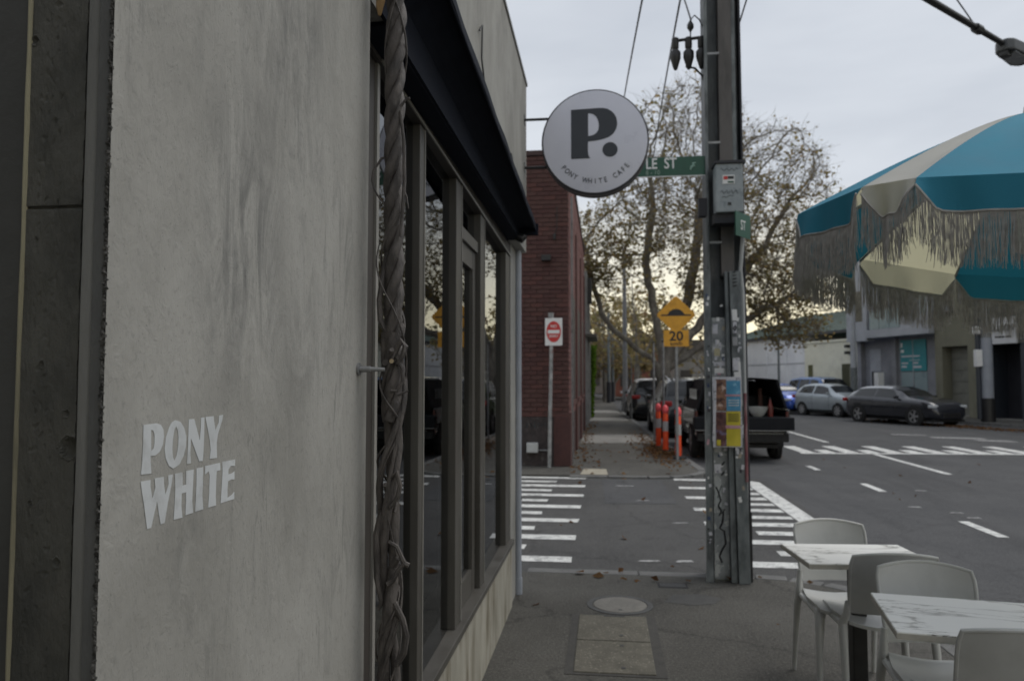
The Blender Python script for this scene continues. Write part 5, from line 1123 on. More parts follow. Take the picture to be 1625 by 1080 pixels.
M_creamw = pm('cream_render',(0.70,0.685,0.56),(0.78,0.765,0.63),1.2,0.88,c3=(0.62,0.605,0.5),s3=1.5)
rb(cm,'wall',M_creamw,(8.02,-7,0),(12.7,-0.2,3.72),S); rb(cm,'parapet_cap',M_creamw,(8.02,-7,3.73),(12.72,-0.12,3.85),S); rb(cm,'doorway',pm('olive_dark',(0.06,0.06,0.03),(0.08,0.08,0.045),2,0.8),(8.15,-0.21,0),(9.35,-0.17,2.5),S); rb(cm,'door_leaf',M_olive,(8.25,-0.17,0),(8.7,-0.15,2.4),S); rb(cm,'window',pm('olive_pane',(0.10,0.10,0.045),(0.13,0.13,0.06),2,0.4),(11.95,-0.21,0.9),(12.35,-0.17,2.5),S)
for z in (3.0,3.35): o=rb(cm,'wall_lamp',M_black,(8.5,-0.2,z),(8.75,0.12,z+0.16),S,0.03)
sh = rthing('white_shed', 'long white walled shed with green metal roof', 'building', 16); S=16
M_whitew = pm('white_wall',(0.74,0.75,0.77),(0.80,0.81,0.83),0.8,0.85,c3=(0.66,0.67,0.70),s3=1.0)
rb(sh,'wall',M_whitew,(12.72,-9,0),(23,-0.3,4.2),S); M_groof=pm('green_roof',(0.05,0.085,0.07),(0.07,0.11,0.09),3,0.6,stretch=(6,1,1))
rb(sh,'gutter',M_signink,(8.1,-0.4,4.2),(23.2,-0.1,4.36),S)
MB().add([(8.1-S,-0.2,4.37),(23-S,-0.2,4.37),(23-S,-7,6.3),(9.5-S,-7,6.3),(8.1-S,-13,4.37),(23-S,-13,4.37)],[(0,1,2,3),(3,2,5,4),(0,3,4),(1,5,2)]).build('roof',M_groof,sh)
for k in range(22): MB().tube([(8.6+0.66*k-S,-0.22,4.40),(9.4+0.62*k-S,-6.98,6.33)],0.03,4).build('roof_rib',M_groof,sh)
for x in (14.6,16.8,19.2): rb(sh,'wall_rib',M_whitew,(x,-0.3,0),(x+0.08,-0.25,4.2),S)
rb(sh,'wall_band',pm('band_grey',(0.4,0.41,0.43),(0.46,0.47,0.5),2,0.8),(12.75,-0.3,2.6),(23,-0.27,2.66),S)
ap = rthing('apartment_block', 'distant white and orange apartment block above the green roof', 'building', 16, -38); S=16
rb(ap,'wall',M_whitew,(9,-8,0),(19,0,9.0),S); rb(ap,'orange_panel',pm('orange_brick',(0.36,0.14,0.07),(0.42,0.18,0.09),2,0.8),(12,0.0,5),(13.6,0.1,9.4),S); rb(ap,'grey_wing',M_gray_d,(14.2,-6,0),(19.5,0.2,7.8),S)
for x in (9.6,10.8): rb(ap,'window',M_glass_d,(x,0.0,6.6),(x+0.7,0.05,8.1),S)
rb(ap,'roof_slab',M_gray_w,(8.8,-8,9.01),(14.0,0.3,9.3),S)
wh_ = rthing('unseen_warehouse', 'added unseen two storey block beyond the right edge, screening low light', 'building', -20); S=-20  # unseen block added past the end of the row to screen low light
rb(wh_,'wall',M_olive,(-34,-9,0),(-9.1,0.1,7.5),S); rb(wh_,'parapet_cap',M_gray_d,(-34,-9,7.51),(-9.1,0.25,7.75),S)
for x in (-31,-26,-21,-16): rb(wh_,'window',M_glass_d,(x,0.09,1.0),(x+2.6,0.13,3.0),S); rb(wh_,'window_sill',M_gray_d,(x-0.1,0.1,0.85),(x+2.7,0.25,0.99),S)
# poles on the right footpath
rp = thing('street_pole', 'pale grey pole with black base before the olive building', 'pole', (14.55,31.0,0.03))
MB().tube([(0,0,0),(0,0,0.9)], 0.26, 14).build('pole_base', M_black, rp, smooth=True); MB().tube([(0,0,0.9),(0,0,3.2)], 0.22, 14).build('pole_lower', pm('pole_pale',(0.26,0.28,0.32),(0.31,0.33,0.37),2,0.6), rp, smooth=True); MB().tube([(0,0,3.2),(0,0,9)], [0.21,0.17], 14).build('pole_upper', pm('pole_mid',(0.17,0.175,0.175),(0.22,0.225,0.225),2,0.6), rp, smooth=True)
MB().box((-0.42,-0.15,2.1),(-0.2,0.1,2.75)).build('pole_box', M_white, rp, bevel=0.02); MB().box((-0.45,-0.15,3.35),(-0.22,0.1,3.65)).build('pole_lamp', M_white, rp, bevel=0.05); MB().tube([(-0.3,0,0.1),(-0.3,0,5.5)],0.09,8).build('cable_guard',M_signink,rp)
x, y, _ = row_point(6.05,1.6)
rp2 = thing('street_pole', 'grey pole in front of the blue grey building', 'pole', (x,y,0.03))
MB().tube([(0,0,0),(0,0,2.2)], 0.15, 10).build('pole_wrap', M_conduit, rp2, smooth=True); MB().tube([(0,0,2.2),(0,0,7.5)], [0.14,0.11], 10).build('pole_upper', M_gray_w, rp2, smooth=True)
rp3 = thing('lamp_post', 'thin tall post before the white shed', 'post', (8.95,40.5,0)); MB().tube([(0,0,-0.1),(0,0,5.4)], [0.07,0.05], 8).build('post', M_conduit, rp3, smooth=True); MB().box((-0.05,-0.3,5.38),(0.05,0.06,5.46)).build('lamp_head', M_conduit, rp3)

# ------------------------------------------------------------ cars
def carpaint(name, c, rough=0.25, metal=0.3): return pm(name, c, tuple(min(1,x*1.12) for x in c), 3, rough, metal=metal, coat=0.8, rvar=0.05)
M_glz = pm('car_glass', (0.012,0.014,0.016), (0.02,0.023,0.026), 2, 0.06, rvar=0.02)
M_tyre = pm('tyre', (0.014,0.014,0.015), (0.024,0.024,0.024), 20, 0.85)
M_alloy = pm('alloy_rim', (0.42,0.42,0.43), (0.5,0.5,0.51), 6, 0.35, metal=0.6)
M_tail = pm('tail_lamp', (0.30,0.015,0.015), (0.38,0.02,0.02), 8, 0.25)
M_head = pm('head_lamp', (0.5,0.52,0.55), (0.6,0.62,0.65), 8, 0.15)
def wheel_mesh(r, w, spokes):
    t_ = MB(); t_.lathe([(r*0.66,-w/2),(r*0.93,-w/2),(r,-w/2+0.03),(r,w/2-0.03),(r*0.93,w/2),(r*0.66,w/2)], 24, closed=True)
    k_ = MB(); k_.lathe([(r*0.58,w/2-0.075),(0.03,w/2-0.08)], 24)
    d_ = MB(); d_.lathe([(r*0.68,w/2-0.004),(r*0.62,w/2-0.010),(r*0.60,w/2-0.07)], 24, closed=True)
    for i in range(spokes):
        d_.box((0.02,-0.03,w/2-0.05),(r*0.62,0.03,w/2-0.008), Matrix.Rotation(2*math.pi*i/spokes,4,'Z'))
    d_.lathe([(0.05,w/2-0.06),(0.05,w/2-0.012)], 10)
    return t_, k_, d_
def make_car(name, label, cat, loc, head, L, W, prof, color, wb, rw, z0=0.22, glass=None, roof_color=None, group=None, spokes=5, trim=None, rear_light=0.90, front_light=0.72, rails=False):
    """prof rows: x (0 rear..1 front), belt z, top z, half width (x W/2), top half width (x W/2)"""
    c = thing(name, label, cat, loc, head, group)
    xs = [p[0] for p in prof]
    N = 44
    def interp(x):
        k = 0
        while k < len(prof)-2 and x > prof[k+1][0]: k += 1
        a, b = prof[k], prof[k+1]; f = (x-a[0])/(b[0]-a[0]); f = f*f*(3-2*f)*0.35 + f*0.65
        return [a[i]+(b[i]-a[i])*f for i in range(1,5)]
    def sect(x):
        zb, zt, w, wt = interp(x); w *= W/2; wt *= W/2; e = 0.06*max(0,abs(x-0.5)-0.42)/0.08
        return [(0,z0+e),(w*0.8,z0+e),(w*0.96,z0+0.10+e),(w,z0+(zb-z0)*0.5),(w*0.985,zb-0.06),(w*0.94,zb),(wt,zb+(zt-zb)*0.84),(wt*0.82,zt),(wt*0.4,zt+0.012),(0,zt+0.014)]
    def X(x): return (x-0.5)*L
    st = [i/N for i in range(N+1)]
    mb = MB(); rows_ = []
    for x in st:
        s = sect(x); rows_.append([(X(x),y,z) for y,z in s]+[(X(x),-y,z) for y,z in s[-2:0:-1]])
    n_ = len(rows_[0]); vs = [p for r__ in rows_ for p in r__]
    fs = [(i*n_+k,(i+1)*n_+k,(i+1)*n_+(k+1)%n_,i*n_+(k+1)%n_) for i in range(N) for k in range(n_)]
    fs += [tuple(range(n_)), tuple(N*n_+k for k in range(n_-1,-1,-1))]
    mb.add(vs, fs); body = mb.build('body', color, c, smooth=True, fix=True)
    def strip(x0, x1, i0, f0, i1, f1, name_, mat, off=0.006, side=1, nseg=8, slant0=0.0, slant1=0.0):
        """panel following the body side between two section points"""
        g_ = MB(); out_ = []
        for j in range(nseg+1):
            for (q, (ii, ff)) in enumerate(((i0,f0),(i1,f1))):
                x = x0+(x1-x0)*j/nseg
                if q == 1: x += slant0*(1-j/nseg) - slant1*(j/nseg)
                s = sect(x); y = s[ii][0]+(s[ii+1][0]-s[ii][0])*ff; z = s[ii][1]+(s[ii+1][1]-s[ii][1])*ff
                out_.append((X(x), side*(y+off), z+off*0.3))
        g_.add(out_, [(2*j,2*j+2,2*j+3,2*j+1) for j in range(nseg)])
        return g_.build(name_, mat, c, smooth=True, fix=True)
    for side_ in (1,-1):
        for (a, b, s0, s1) in glass['side']: strip(a, b, 5, 0.10, 5, 0.96, 'side_window', M_glz, side=side_, slant0=s0, slant1=s1)
    for (nm, a, b) in (('windscreen',)+glass['front'],('rear_window',)+glass['rear']):
        g_ = MB(); out_ = []
        for j in range(7):
            x = a+(b-a)*j/6; s = sect(x); z = s[7][1]; y = s[6][0]*0.93
            for q in (-1,-0.5,0,0.5,1): out_.append((X(x)+(0.012 if nm=='windscreen' else -0.012), y*q, (z if abs(q)<1 else s[6][1]*0.4+z*0.6)+0.014))
        g_.add(out_, [(5*j+k,5*j+k+1,5*(j+1)+k+1,5*(j+1)+k) for j in range(6) for k in range(4)]); g_.build(nm, M_glz, c, smooth=True, fix=True)
    if roof_color:
        g_ = MB(); a, b = glass['roof']; out_ = []
        for j in range(11):
            x = a+(b-a)*j/10; s = sect(x)
            for q in (-1,-0.82,-0.4,0,0.4,0.82,1):
                y = s[6][0]*q; z = s[6][1] if abs(q)==1 else (s[7][1] if abs(q)>0.5 else s[9][1]); out_.append((X(x), y, z+0.006))
        g_.add(out_, [(7*j+k,7*j+k+1,7*(j+1)+k+1,7*(j+1)+k) for j in range(10) for k in range(6)]); g_.build('roof_panel', roof_color, c, smooth=True, fix=True)
    tm, bk, dm = wheel_mesh(rw, 0.21, spokes); tme = tm.mesh('tyre', M_tyre, True); bke = bk.mesh('rim_back', M_black); dme = dm.mesh('rim', M_alloy)
    for fx in (-wb/2, wb/2):
        for side_ in (1,-1):
            wv = sect((fx+0.02)/L+0.5)[3][0]
            MB().lathe([(rw*1.13,-0.10),(rw*1.13,0.006),(rw*1.05,0.008)], 24, Matrix.Translation((fx,side_*wv,rw)) @ Matrix.Rotation(-side_*math.pi/2,4,'X')).build('wheel_arch', M_rubber, c)
            wh = link('wheel', tme, c, (fx, side_*(wv-0.085), rw), (-side_*math.pi/2,0,0)); link('rim', dme, wh); link('rim_back', bke, wh)
    # lamps, plates, bumpers, mirrors, handles
    for side_ in (1,-1):
        s = sect(0.012); MB().box((-0.05,-0.17,-0.07),(0.05,0.17,0.08), Matrix.Translation((X(0.008),side_*(W/2*0.80),rear_light))).build('tail_lamp', M_tail, c, bevel=0.03)
        MB().box((-0.14,-0.15,-0.05),(0.06,0.15,0.06), Matrix.Translation((X(0.965),side_*(W/2*0.74),front_light))).build('head_lamp', M_head, c, bevel=0.03)
        xm = glass['mirror']; s = sect(xm); MB().box((-0.06,-0.09,-0.05),(0.06,0.09,0.07), Matrix.Translation((X(xm),side_*(s[5][0]+0.09),s[5][1]+0.06))).build('wing_mirror', color if not trim else trim, c, bevel=0.03)
        for xh in glass['handles']: s = sect(xh); MB().box((-0.09,-0.015,-0.012),(0.09,0.02,0.012), Matrix.Translation((X(xh),side_*s[4][0],s[4][1]-0.05))).build('door_handle', color, c, bevel=0.006)
        for xd in glass['seams']:
            pts = []
            for i in (2,3,4,5): s = sect(xd); pts.append((X(xd), side_*(s[i][0]+0.001), s[i][1]))
            MB().tube(pts, 0.006, 4).build('door_seam', M_black, c)
    MB().box((X(0)-0.02,-0.26,0.42),(X(0)+0.03,0.26,0.54)).build('rear_plate', M_white, c); MB().box((X(1)-0.05,-0.4,0.32),(X(1)+0.015,0.4,0.50)).build('grille', M_black, c, bevel=0.02)
    MB().box((-L*0.47,-W*0.4,z0-0.06),(L*0.47,W*0.4,z0+0.02)).build('underbody', M_rubber, c)
    if rails:
        for side_ in (1,-1):
            a, b = glass['roof']; pts = []
            for j in range(9): x = a+(b-a)*j/8; s = sect(x); pts.append((X(x), side_*s[6][0]*0.92, s[7][1]+(0.06 if 0<j<8 else 0.0)))
            MB().tube(pts, 0.018, 6).build('roof_rail', M_alloy, c, smooth=True)
    return c
wagon = [(0,0.55,0.62,0.74,0.66),(0.012,0.86,0.93,0.86,0.76),(0.04,1.00,1.10,0.93,0.76),(0.08,1.03,1.24,0.965,0.72),(0.14,1.035,1.38,0.985,0.68),(0.24,1.025,1.445,1.0,0.655),(0.40,1.00,1.46,1.0,0.65),(0.52,0.985,1.43,1.0,0.64),(0.62,0.975,1.30,1.0,0.66),(0.70,0.97,1.08,0.995,0.74),(0.78,0.955,1.015,0.985,0.80),(0.88,0.90,0.955,0.96,0.80),(0.95,0.80,0.855,0.89,0.74),(0.985,0.66,0.70,0.78,0.62),(1,0.50,0.53,0.66,0.52)]
hatch = [(0,0.55,0.60,0.76,0.68),(0.015,0.90,1.00,0.88,0.78),(0.05,1.04,1.28,0.95,0.72),(0.12,1.06,1.46,0.985,0.67),(0.28,1.04,1.53,1.0,0.65),(0.48,1.01,1.52,1.0,0.65),(0.60,1.0,1.42,1.0,0.66),(0.72,0.985,1.14,0.99,0.74),(0.80,0.96,1.03,0.98,0.80),(0.90,0.88,0.94,0.93,0.78),(0.97,0.70,0.75,0.80,0.66),(1,0.50,0.53,0.66,0.54)]
suv = [(0,0.65,0.72,0.86,0.78),(0.012,1.05,1.10,0.93,0.82),(0.03,1.10,1.40,0.96,0.78),(0.07,1.10,1.68,0.99,0.74),(0.25,1.10,1.76,1.0,0.73),(0.50,1.09,1.76,1.0,0.73),(0.62,1.08,1.66,1.0,0.74),(0.73,1.07,1.17,0.99,0.82),(0.88,1.02,1.09,0.97,0.84),(0.97,0.88,0.93,0.92,0.78),(1,0.55,0.58,0.84,0.70)]
g_wagon = dict(side=[(0.12,0.36,0.04,0.0),(0.375,0.645,0.0,0.10)],front=(0.70,0.545),rear=(0.03,0.11),roof=(0.10,0.52),mirror=0.64,handles=(0.33,0.54),seams=(0.37,0.62))
g_hatch = dict(side=[(0.10,0.36,0.04,0.0),(0.385,0.68,0.0,0.09)],front=(0.735,0.60),rear=(0.035,0.12),roof=(0.14,0.55),mirror=0.68,handles=(0.34,0.56),seams=(0.375,0.67))
g_suv = dict(side=[(0.06,0.25,0.01,0.0),(0.265,0.44,0.0,0.0),(0.455,0.64,0.0,0.05)],front=(0.725,0.625),rear=(0.02,0.06),roof=(0.08,0.6),mirror=0.65,handles=(0.42,0.60),seams=(0.255,0.447,0.66))
M_darkgrey = carpaint('paint_dark_grey',(0.028,0.030,0.038)); M_silver = carpaint('paint_silver_blue',(0.33,0.37,0.40),0.3,0.4); M_bluep = carpaint('paint_blue',(0.03,0.09,0.42)); M_whitep = carpaint('paint_white',(0.58,0.58,0.60),0.3,0.0); M_blackp = carpaint('paint_black',(0.010,0.011,0.013),0.2,0.0); M_navyp = carpaint('paint_navy',(0.02,0.09,0.26))
M_roofsilver = carpaint('roof_silver',(0.36,0.37,0.39),0.3,0.3)
HD = math.radians(-66)   # parked along the right kerb, nose towards the viewer
make_car('parked_car','dark grey wagon with pale roof parked before the olive garage','car',(11.72,31.7,-0.08),HD,4.62,1.82,wagon,M_darkgrey,2.85,0.35,glass=g_wagon,roof_color=M_roofsilver,group='cars parked along the right kerb')
make_car('parked_car','silver blue hatchback parked behind the dark grey wagon','car',(10.85,37.8,-0.08),HD,3.9,1.70,hatch,M_silver,2.45,0.315,glass=g_hatch,group='cars parked along the right kerb',spokes=7)
make_car('parked_car','bright blue hatchback behind the silver one','car',(9.2,41.3,-0.08),math.radians(-72),3.7,1.66,hatch,M_bluep,2.4,0.30,glass=g_hatch,group='cars parked along the right kerb')
make_car('parked_car','white car furthest back in the right kerb row','car',(9.1,46.8,-0.08),math.radians(-72),4.4,1.8,suv,M_whitep,2.6,0.33,glass=g_suv,group='cars parked along the right kerb')
x, y, _ = row_point(9.2,1.0)
make_car('parked_car','dark navy vehicle before the cream building doorway','car',(x,y,0.03),RZ+math.pi,4.8,1.85,suv,M_navyp,2.9,0.36,glass=g_suv,group='cars parked along the right kerb')
UP = math.radians(92)
make_car('parked_car','black four wheel drive with silver roof rails, second in the left row','car',(2.45,24.9,-0.08),UP,4.7,1.86,suv,M_blackp,2.8,0.37,glass=g_suv,group='cars parked along the left kerb',rails=True,rear_light=1.0)
make_car('parked_car','white and black four wheel drive further up the left row','car',(1.95,34.2,-0.08),UP,4.6,1.82,suv,M_blackp,2.7,0.36,glass=g_suv,roof_color=M_whitep,group='cars parked along the left kerb',rear_light=1.0)
make_car('parked_car','white car far up the left row near the power pole','car',(1.9,41.5,-0.08),UP,4.4,1.78,wagon,M_whitep,2.7,0.33,glass=g_wagon,group='cars parked along the left kerb')

# ute with open canopy: seen from behind
ut = thing('ute', 'black ute with open rear canopy and lowered tailgate beside the bollards', 'ute', (2.83,18.75,-0.08), math.pi/2, 'cars parked along the left kerb')
def ub(name, mat, a, b, bevel=0.0, parent=None): return MB().box(a, b).build(name, mat, parent or ut, bevel=bevel)
utp = [(0,0.60,0.64,0.90,0.84),(0.01,0.74,0.76,0.98,0.93),(0.42,0.74,0.76,1.0,0.94),(0.425,1.10,1.45,1.0,0.78),(0.45,1.10,1.74,1.0,0.76),(0.56,1.10,1.77,1.0,0.75),(0.63,1.09,1.70,1.0,0.76),(0.73,1.08,1.17,0.99,0.84),(0.88,1.04,1.10,0.97,0.86),(0.97,0.90,0.95,0.92,0.80),(1,0.55,0.58,0.84,0.72)]
g_ut = dict(side=[(0.45,0.545,0.0,0.0),(0.555,0.645,0.0,0.05)],front=(0.725,0.635),rear=(0.43,0.445),roof=(0.46,0.6),mirror=0.655,handles=(0.54,0.62),seams=(0.44,0.55,0.66))
core = make_car('ute_core','x','car',(2.83,18.75,-0.08),math.pi/2,5.1,1.88,utp,M_blackp,3.05,0.385,z0=0.34,glass=g_ut)
for ch in children(core):
    if ch.name.split('.')[0] in ('rear_plate','tail_lamp'): bpy.data.objects.remove(ch); continue
    ch.parent = ut
bpy.data.objects.remove(core)
M_canopy = pm('canopy_black',(0.008,0.009,0.012),(0.012,0.013,0.016),5,0.55,spec=0.15); M_liner = pm('canopy_liner',(0.010,0.010,0.012),(0.016,0.016,0.018),9,0.95)
R_ = -2.5
M_taildark = pm('tail_lamp_dark',(0.06,0.006,0.006),(0.09,0.01,0.01),8,0.3)
for s_ in (1,-1):
    ub('tray_side', M_blackp, (R_,s_*0.94-0.03,0.74),(-0.36,s_*0.94+0.03,1.08), 0.02)
    MB().add([(R_,s_*0.93,1.085),(-0.38,s_*0.93,1.085),(-0.38,s_*0.72,1.70),(R_,s_*0.74,1.70),(R_,s_*0.88,1.085),(-0.38,s_*0.88,1.085),(-0.38,s_*0.68,1.67),(R_,s_*0.70,1.67)],[(0,1,2,3),(7,6,5,4),(0,3,7,4),(1,5,6,2),(3,2,6,7),(0,4,5,1)]).build('canopy_side',M_canopy,ut,fix=True)
    ub('canopy_window', M_glz, (-2.1,s_*0.86-0.005,1.22),(-0.7,s_*0.86+0.005,1.5))
    ub('tail_lamp', M_taildark, (R_-0.006,s_*0.92-0.02,0.84),(R_+0.05,s_*0.92+0.03,1.04), 0.006)
    ub('mud_flap', M_rubber, (-1.98,s_*0.80-0.15,0.28),(-1.95,s_*0.80+0.15,0.62))
MB().grid(lambda u,v:(R_-0.02+(2.14)*v, (u-0.5)*1.49, 1.70+0.045*(1-(2*u-1)**2)),10,4).build('canopy_roof',M_canopy,ut,smooth=True)
MB().grid(lambda u,v:(R_-0.02+(2.14)*v, (u-0.5)*1.49, 1.675+0.045*(1-(2*u-1)**2)),10,4).build('canopy_lining',M_liner,ut,smooth=True)
ub('canopy_front', M_liner, (-0.42,-0.9,0.77),(-0.38,0.9,1.68)); ub('tray_floor', M_liner, (R_,-0.9,0.765),(-0.43,0.9,0.925))
ub('tailgate', M_canopy, (R_-0.26,-1.0,0.67),(R_-0.01,1.0,0.93), 0.02); ub('tailgate_strip', M_steel, (R_-0.268,-0.98,0.655),(R_-0.25,0.98,0.668))
ub('rear_bumper', M_rubber, (R_-0.12,-0.92,0.42),(R_+0.05,0.92,0.60), 0.03); ub('bumper_strip', M_steel, (R_-0.125,-0.80,0.585),(R_-0.121,0.80,0.598)); ub('rear_plate', M_lilac, (R_-0.126,0.30,0.45),(R_-0.12,0.66,0.56)); ub('tow_bar', M_steel, (R_-0.25,-0.04,0.38),(R_-0.05,0.04,0.44)); 
ub('canopy_divider', M_liner, (-1.6,-0.7,0.79),(-1.55,0.7,1.35))
def utw(a, b, z): return (2.83-b, 18.75+a, z-0.08)    # ute axes to world
bw = thing('metal_bowl','pale metal bowl sitting in the open back of the ute','bowl',utw(-2.38,-0.35,0.93))
MB().lathe([(0.09,0.0),(0.10,0.01),(0.17,0.10),(0.205,0.20),(0.215,0.205),(0.195,0.20),(0.16,0.105),(0.09,0.02)], 20).build('bowl', pm('bowl_pale',(0.42,0.43,0.42),(0.5,0.51,0.5),8,0.35,metal=0.2), bw, smooth=True)
bg = thing('cloth_bundle','white crumpled cloth in the back of the ute','cloth',utw(-2.38,0.22,0.928))
mb = MB(); mb.lathe([(0.26,0.0),(0.27,0.03),(0.20,0.09),(0.10,0.14),(0.02,0.16)], 18)
mb.v = [(v[0]*1.3+0.05*noise.noise(Vector(v)*9), v[1]*0.8+0.05*noise.noise(Vector(v)*8+Vector((3,0,0))), max(0,v[2]*(1+0.8*noise.noise(Vector(v)*7)))) for v in mb.v]
mb.build('cloth', M_lilac, bg, smooth=True)
rt = thing('red_bottle','dull red bottle standing beside the bowl in the ute','bottle',utw(-2.3,-0.62,0.928))
MB().lathe([(0.05,0),(0.055,0.02),(0.055,0.22),(0.03,0.28),(0.02,0.36)], 12).build('bottle', pm('red_plastic',(0.13,0.025,0.02),(0.18,0.035,0.03),8,0.5), rt, smooth=True); MB().lathe([(0.023,0.355),(0.023,0.40)], 10).build('bottle_cap', M_signblack, rt)
ck = thing('cardboard_roll','tall brown roll leaning inside the ute canopy','roll',utw(-1.9,-0.50,0.928))
MB().tube([(0,0,0),(0.02,0.12,0.58)], 0.045, 10).build('roll', pm('roll_brown',(0.07,0.03,0.025),(0.10,0.045,0.035),8,0.8), ck, smooth=True)

# ------------------------------------------------------------ cafe tables and chairs
def marble(name):
    m = bpy.data.materials.new(name); m.use_nodes = True; t = m.node_tree; b = t.nodes['Principled BSDF']
    tcx = nd(t,'ShaderNodeTexCoord'); mpx = nd(t,'ShaderNodeMapping'); mpx.inputs['Rotation'].default_value=(0,0,math.radians(-38)); mpx.inputs['Scale'].default_value=(1.0,4.2,1); t.links.new(tcx.outputs['Object'],mpx.inputs['Vector'])
    n1 = nd(t,'ShaderNodeTexNoise',Scale=1.6,Detail=6.0,Roughness=0.55,Distortion=0.7); t.links.new(mpx.outputs[0],n1.inputs['Vector'])
    r = nd(t,'ShaderNodeValToRGB'); e = r.color_ramp.elements; e[0].position=0.465; e[0].color=(0.80,0.795,0.76,1); e[1].position=0.535; e[1].color=(0.82,0.815,0.78,1); q = e.new(0.50); q.color=(0.22,0.21,0.185,1); q=e.new(0.488); q.color=(0.70,0.695,0.66,1); q=e.new(0.512); q.color=(0.6,0.59,0.555,1)
    t.links.new(n1.outputs['Fac'],r.inputs['Fac']); t.links.new(r.outputs[0],b.inputs['Base Color']); b.inputs['Roughness'].default_value=0.38; return m
M_marble = marble('marble_top'); M_tableedge = pm('table_edge',(0.42,0.40,0.35),(0.5,0.48,0.42),30,0.6)
def table(label, x, y, rz, w, d):
    t = thing('cafe_table', label, 'table', (x,y,0), rz, 'marble topped cafe tables')
    MB().box((-w/2,-d/2,0.715),(w/2,d/2,0.742)).build('tabletop', M_marble, t, bevel=0.003)
    MB().box((-w/2-0.0015,-d/2-0.0015,0.718),(w/2+0.0015,d/2+0.0015,0.737)).build('edge_band', M_tableedge, t)
    MB().box((-0.035,-0.035,0.03),(0.035,0.035,0.70)).build('pedestal', M_black, t, bevel=0.006)
    MB().box((-0.16,-0.12,0.70),(0.16,0.12,0.714)).build('top_plate', M_black, t)
    MB().box((-0.22,-0.17,0.004),(0.22,0.17,0.018)).build('base_plate', M_black, t, bevel=0.004); MB().box((-0.10,-0.10,0.018),(0.10,0.10,0.032)).build('base_step', M_black, t, bevel=0.004)
    return t
table('further marble topped cafe table with a black pedestal', 1.235,3.99,math.radians(4), 0.60,0.44)
table('nearer marble topped cafe table at the right edge', 1.335,2.98,math.radians(-9), 0.62,0.50)
def chair(label, x, y, rz):
    c = thing('cafe_chair', label, 'chair', (x,y,0), rz, 'white plastic cafe chairs')
    # local: front is +y
    def seat(u, v, o=0):
        a = (u-0.5)*2; b = (v-0.5)*2
        w = 0.205*(1-0.06*b*0.0)*(1-0.10*max(0,-b)); e = (1-0.10*abs(a)**4)
        return (a*w*(1-0.05*b*b), b*0.205*e, 0.452+0.016*a*a-0.012*max(0,b)**3-0.008*(1-a*a)-o+0.004*b)
    n=14; mb = MB(); mb.grid(lambda u,v: seat(u,v),n,n); k=len(mb.v); mb.grid(lambda u,v: seat(u,v,0.016),n,n)
    ring = [i for i in range(n+1)]+[ (j*(n+1)+n) for j in range(1,n+1)]+[n*(n+1)+i for i in range(n-1,-1,-1)]+[j*(n+1) for j in range(n-1,0,-1)]
    mb.f += [(ring[i],ring[(i+1)%len(ring)],k+ring[(i+1)%len(ring)],k+ring[i]) for i in range(len(ring))]
    seat_o = mb.build('seat', M_chair, c, smooth=True, fix=True)
    MB().box((-0.012,0.135,0.4455),(0.012,0.143,0.4475)).build('drain_slot', M_signblack, c)
    def back(u, v, o=0):
        a = (u-0.5)*2
        w = 0.178+0.016*v-0.012*max(0,v-0.85)/0.15; zt = 0.505+0.285*v + (0.022*(1-a*a) if v > 0.5 else 0)*(v-0.5)*2
        return (a*w, -0.185-0.10*v-0.045*(1-a*a)*(0.6+0.4*v)-o, zt)
    mb = MB(); mb.grid(lambda u,v: back(u,v),n,n); k=len(mb.v); mb.grid(lambda u,v: back(u,v,0.011),n,n); mb.f += [(ring[i],ring[(i+1)%len(ring)],k+ring[(i+1)%len(ring)],k+ring[i]) for i in range(len(ring))]
    mb.build('backrest', M_chair, c, smooth=True, fix=True)
    pts = [back(0.0,v/8,0.005) for v in range(9)]+[back(u/12,1.0,0.005) for u in range(1,13)]+[back(1.0,1-v/8,0.005) for v in range(1,9)]
    MB().tube(pts, 0.0085, 8).build('back_rim', M_chair, c, smooth=True)
    for s_ in (1,-1):
        MB().tube([(s_*0.185,-0.20,0.56),(s_*0.190,-0.195,0.50),(s_*0.20,-0.165,0.45),(s_*0.205,-0.19,0.38),(s_*0.208,-0.225,0.2),(s_*0.212,-0.255,0.0)], [0.012,0.0165,0.021,0.019,0.0155,0.012], 10).build('leg', M_chair, c, smooth=True)
        MB().tube([(s_*0.19,0.13,0.447),(s_*0.198,0.165,0.425),(s_*0.203,0.185,0.36),(s_*0.208,0.198,0.2),(s_*0.21,0.205,0.0)], [0.017,0.020,0.018,0.0145,0.0115], 10).build('leg', M_chair, c, smooth=True)
        MB().tube([(s_*0.195,-0.16,0.437),(s_*0.197,0.15,0.43)], [0.015,0.015], 8).build('side_rail', M_chair, c, smooth=True)
    return c
chair('white plastic chair at the far side of the further table', 1.255,4.20,math.pi+0.03)
chair('white plastic chair seen from behind, tucked under the further table', 1.32,4.00,0.0)
chair('white plastic chair facing the viewer between the two tables', 1.33,3.20,math.pi-0.1)
chair('white plastic chair nearest the viewer, seen from behind at the edge', 1.345,2.94,-0.05)

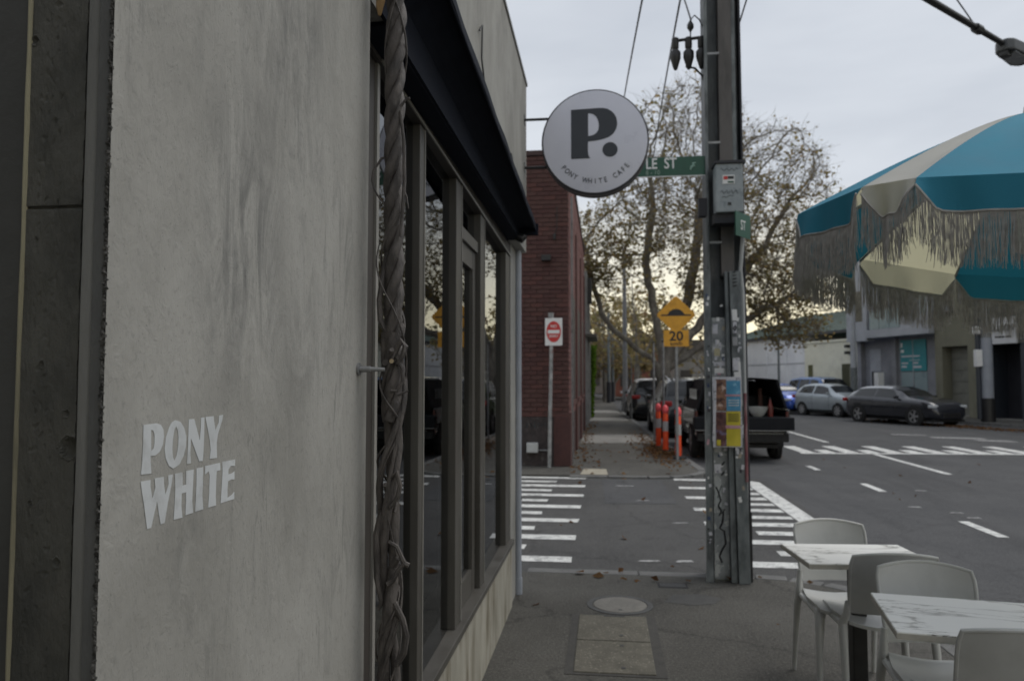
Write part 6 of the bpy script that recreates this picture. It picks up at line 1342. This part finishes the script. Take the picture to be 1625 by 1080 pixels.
# ------------------------------------------------------------ fringed umbrella
um = thing('fringed_umbrella', 'teal and cream striped umbrella with long cord fringe over the tables', 'umbrella', (1.765,3.28,0))
C = Vector((1.682,3.28,2.184)); nn_ = Vector((0.15,0.02,1)).normalized(); ua = Vector((0,1,0)).cross(nn_).normalized(); ub_ = nn_.cross(ua)
RU = 0.865; NP = 12; PH = -2.31
ANG = [-2.39,-2.625,-3.20,-3.75,-4.27,-4.86] + [-4.86-0.545*i for i in range(1,7)] + [-2.39-2*math.pi]
def up_(an, rr, h): return C + (ua*math.cos(an)+ub_*math.sin(an))*rr*RU + nn_*h
inv_u = T(um.location).inverted()
def dome(t): return 0.52*(1-t**1.25)
def panel_pt(k, u, v, o=0.0):
    """u across the panel 0..1, v from apex 0 to hem 1"""
    a0 = ANG[k]; a1 = ANG[k+1]
    p0 = up_(a0, v, dome(v)-o); p1 = up_(a1, v, dome(v)-o); p = p0.lerp(p1, u)
    return p + nn_*(-0.02*math.sin(math.pi*u)*math.sin(math.pi*min(1,v))**0.6)
def val_pt(k, u, v, o=0.0):
    """valance: v 0 at the hem, 1 at its lower edge; cut corners, slight flutter"""
    a0 = ANG[k]; a1 = ANG[k+1]
    e = 0.035; uu = u
    edge = min(1, min(u,1-u)*abs(a1-a0)/0.075)
    dep = 0.118*(0.25+0.75*edge)
    p = up_(a0,1,0).lerp(up_(a1,1,0), uu)
    outw = ((up_(a0,1,0)+up_(a1,1,0))*0.5-C).normalized()
    fl = (0.014*math.sin(u*7+k*2.3)+0.007*math.sin(u*17+k))*v
    return p + outw*(0.012*v+fl-o) - Vector((0,0,1))*dep*v
cord = MB(); r5 = random.Random(12)
for k in range(NP):
    mt = M_cream if k % 2 == 0 else M_teal
    mb = MB(); mb.grid(lambda u,v: inv_u @ panel_pt(k,u,0.03+0.97*v), 8, 14)
    pnl = mb.build('canopy_panel', mt, um, smooth=True)
    mb = MB(); mb.grid(lambda u,v: inv_u @ val_pt(k,u,v), 24, 5)
    mb.build('valance', mt, pnl, smooth=True)
    trim_ = [inv_u @ (val_pt(k,i/24,1.0)) for i in range(25)]
    MB().tube(trim_, 0.0045, 5).build('trim_cord', M_fringe, pnl)
    nC = int(640*abs(ANG[k+1]-ANG[k])/0.5236*0.55)
    for i in range(nC):
        u = (i+r5.random())/nC; p = inv_u @ val_pt(k,u,1.0); L = 0.18*(0.86+0.2*r5.random()); sw = Vector((r5.gauss(0,0.006),r5.gauss(0,0.006),0))
        cord.tube([p, p+Vector((0,0,-L*0.5))+sw*0.6, p+Vector((0,0,-L))+sw*1.6], [0.0012,0.0012,0.0009], 3, caps=False)
cord.build('fringe', M_fringe, um)['kind'] = 'stuff'
for k in range(NP):
    an = ANG[k]
    MB().tube([inv_u @ up_(an, 0.03+0.97*i/8, dome(0.03+0.97*i/8)-0.012) for i in range(9)], 0.006, 6).build('rib', M_steel, um, smooth=True)
PT = C+nn_*0.50
MB().tube([inv_u @ (PT+nn_*0.05), inv_u @ C, inv_u @ (C-nn_*0.05), Vector((0.0,0.0,2.1)), Vector((0,0,0.05))], [0.016,0.018,0.02,0.02,0.02], 12).build('pole', M_white, um, smooth=True)
MB().lathe([(0.015,-0.02),(0.04,0),(0.035,0.03),(0.01,0.06)], 12, Matrix.Translation(inv_u @ (PT+nn_*0.02))).build('finial', M_white, um, smooth=True)
MB().lathe([(0.24,0.0),(0.24,0.05),(0.21,0.075),(0.04,0.09),(0.03,0.30)], 28).build('base', M_path_conc, um, smooth=True)
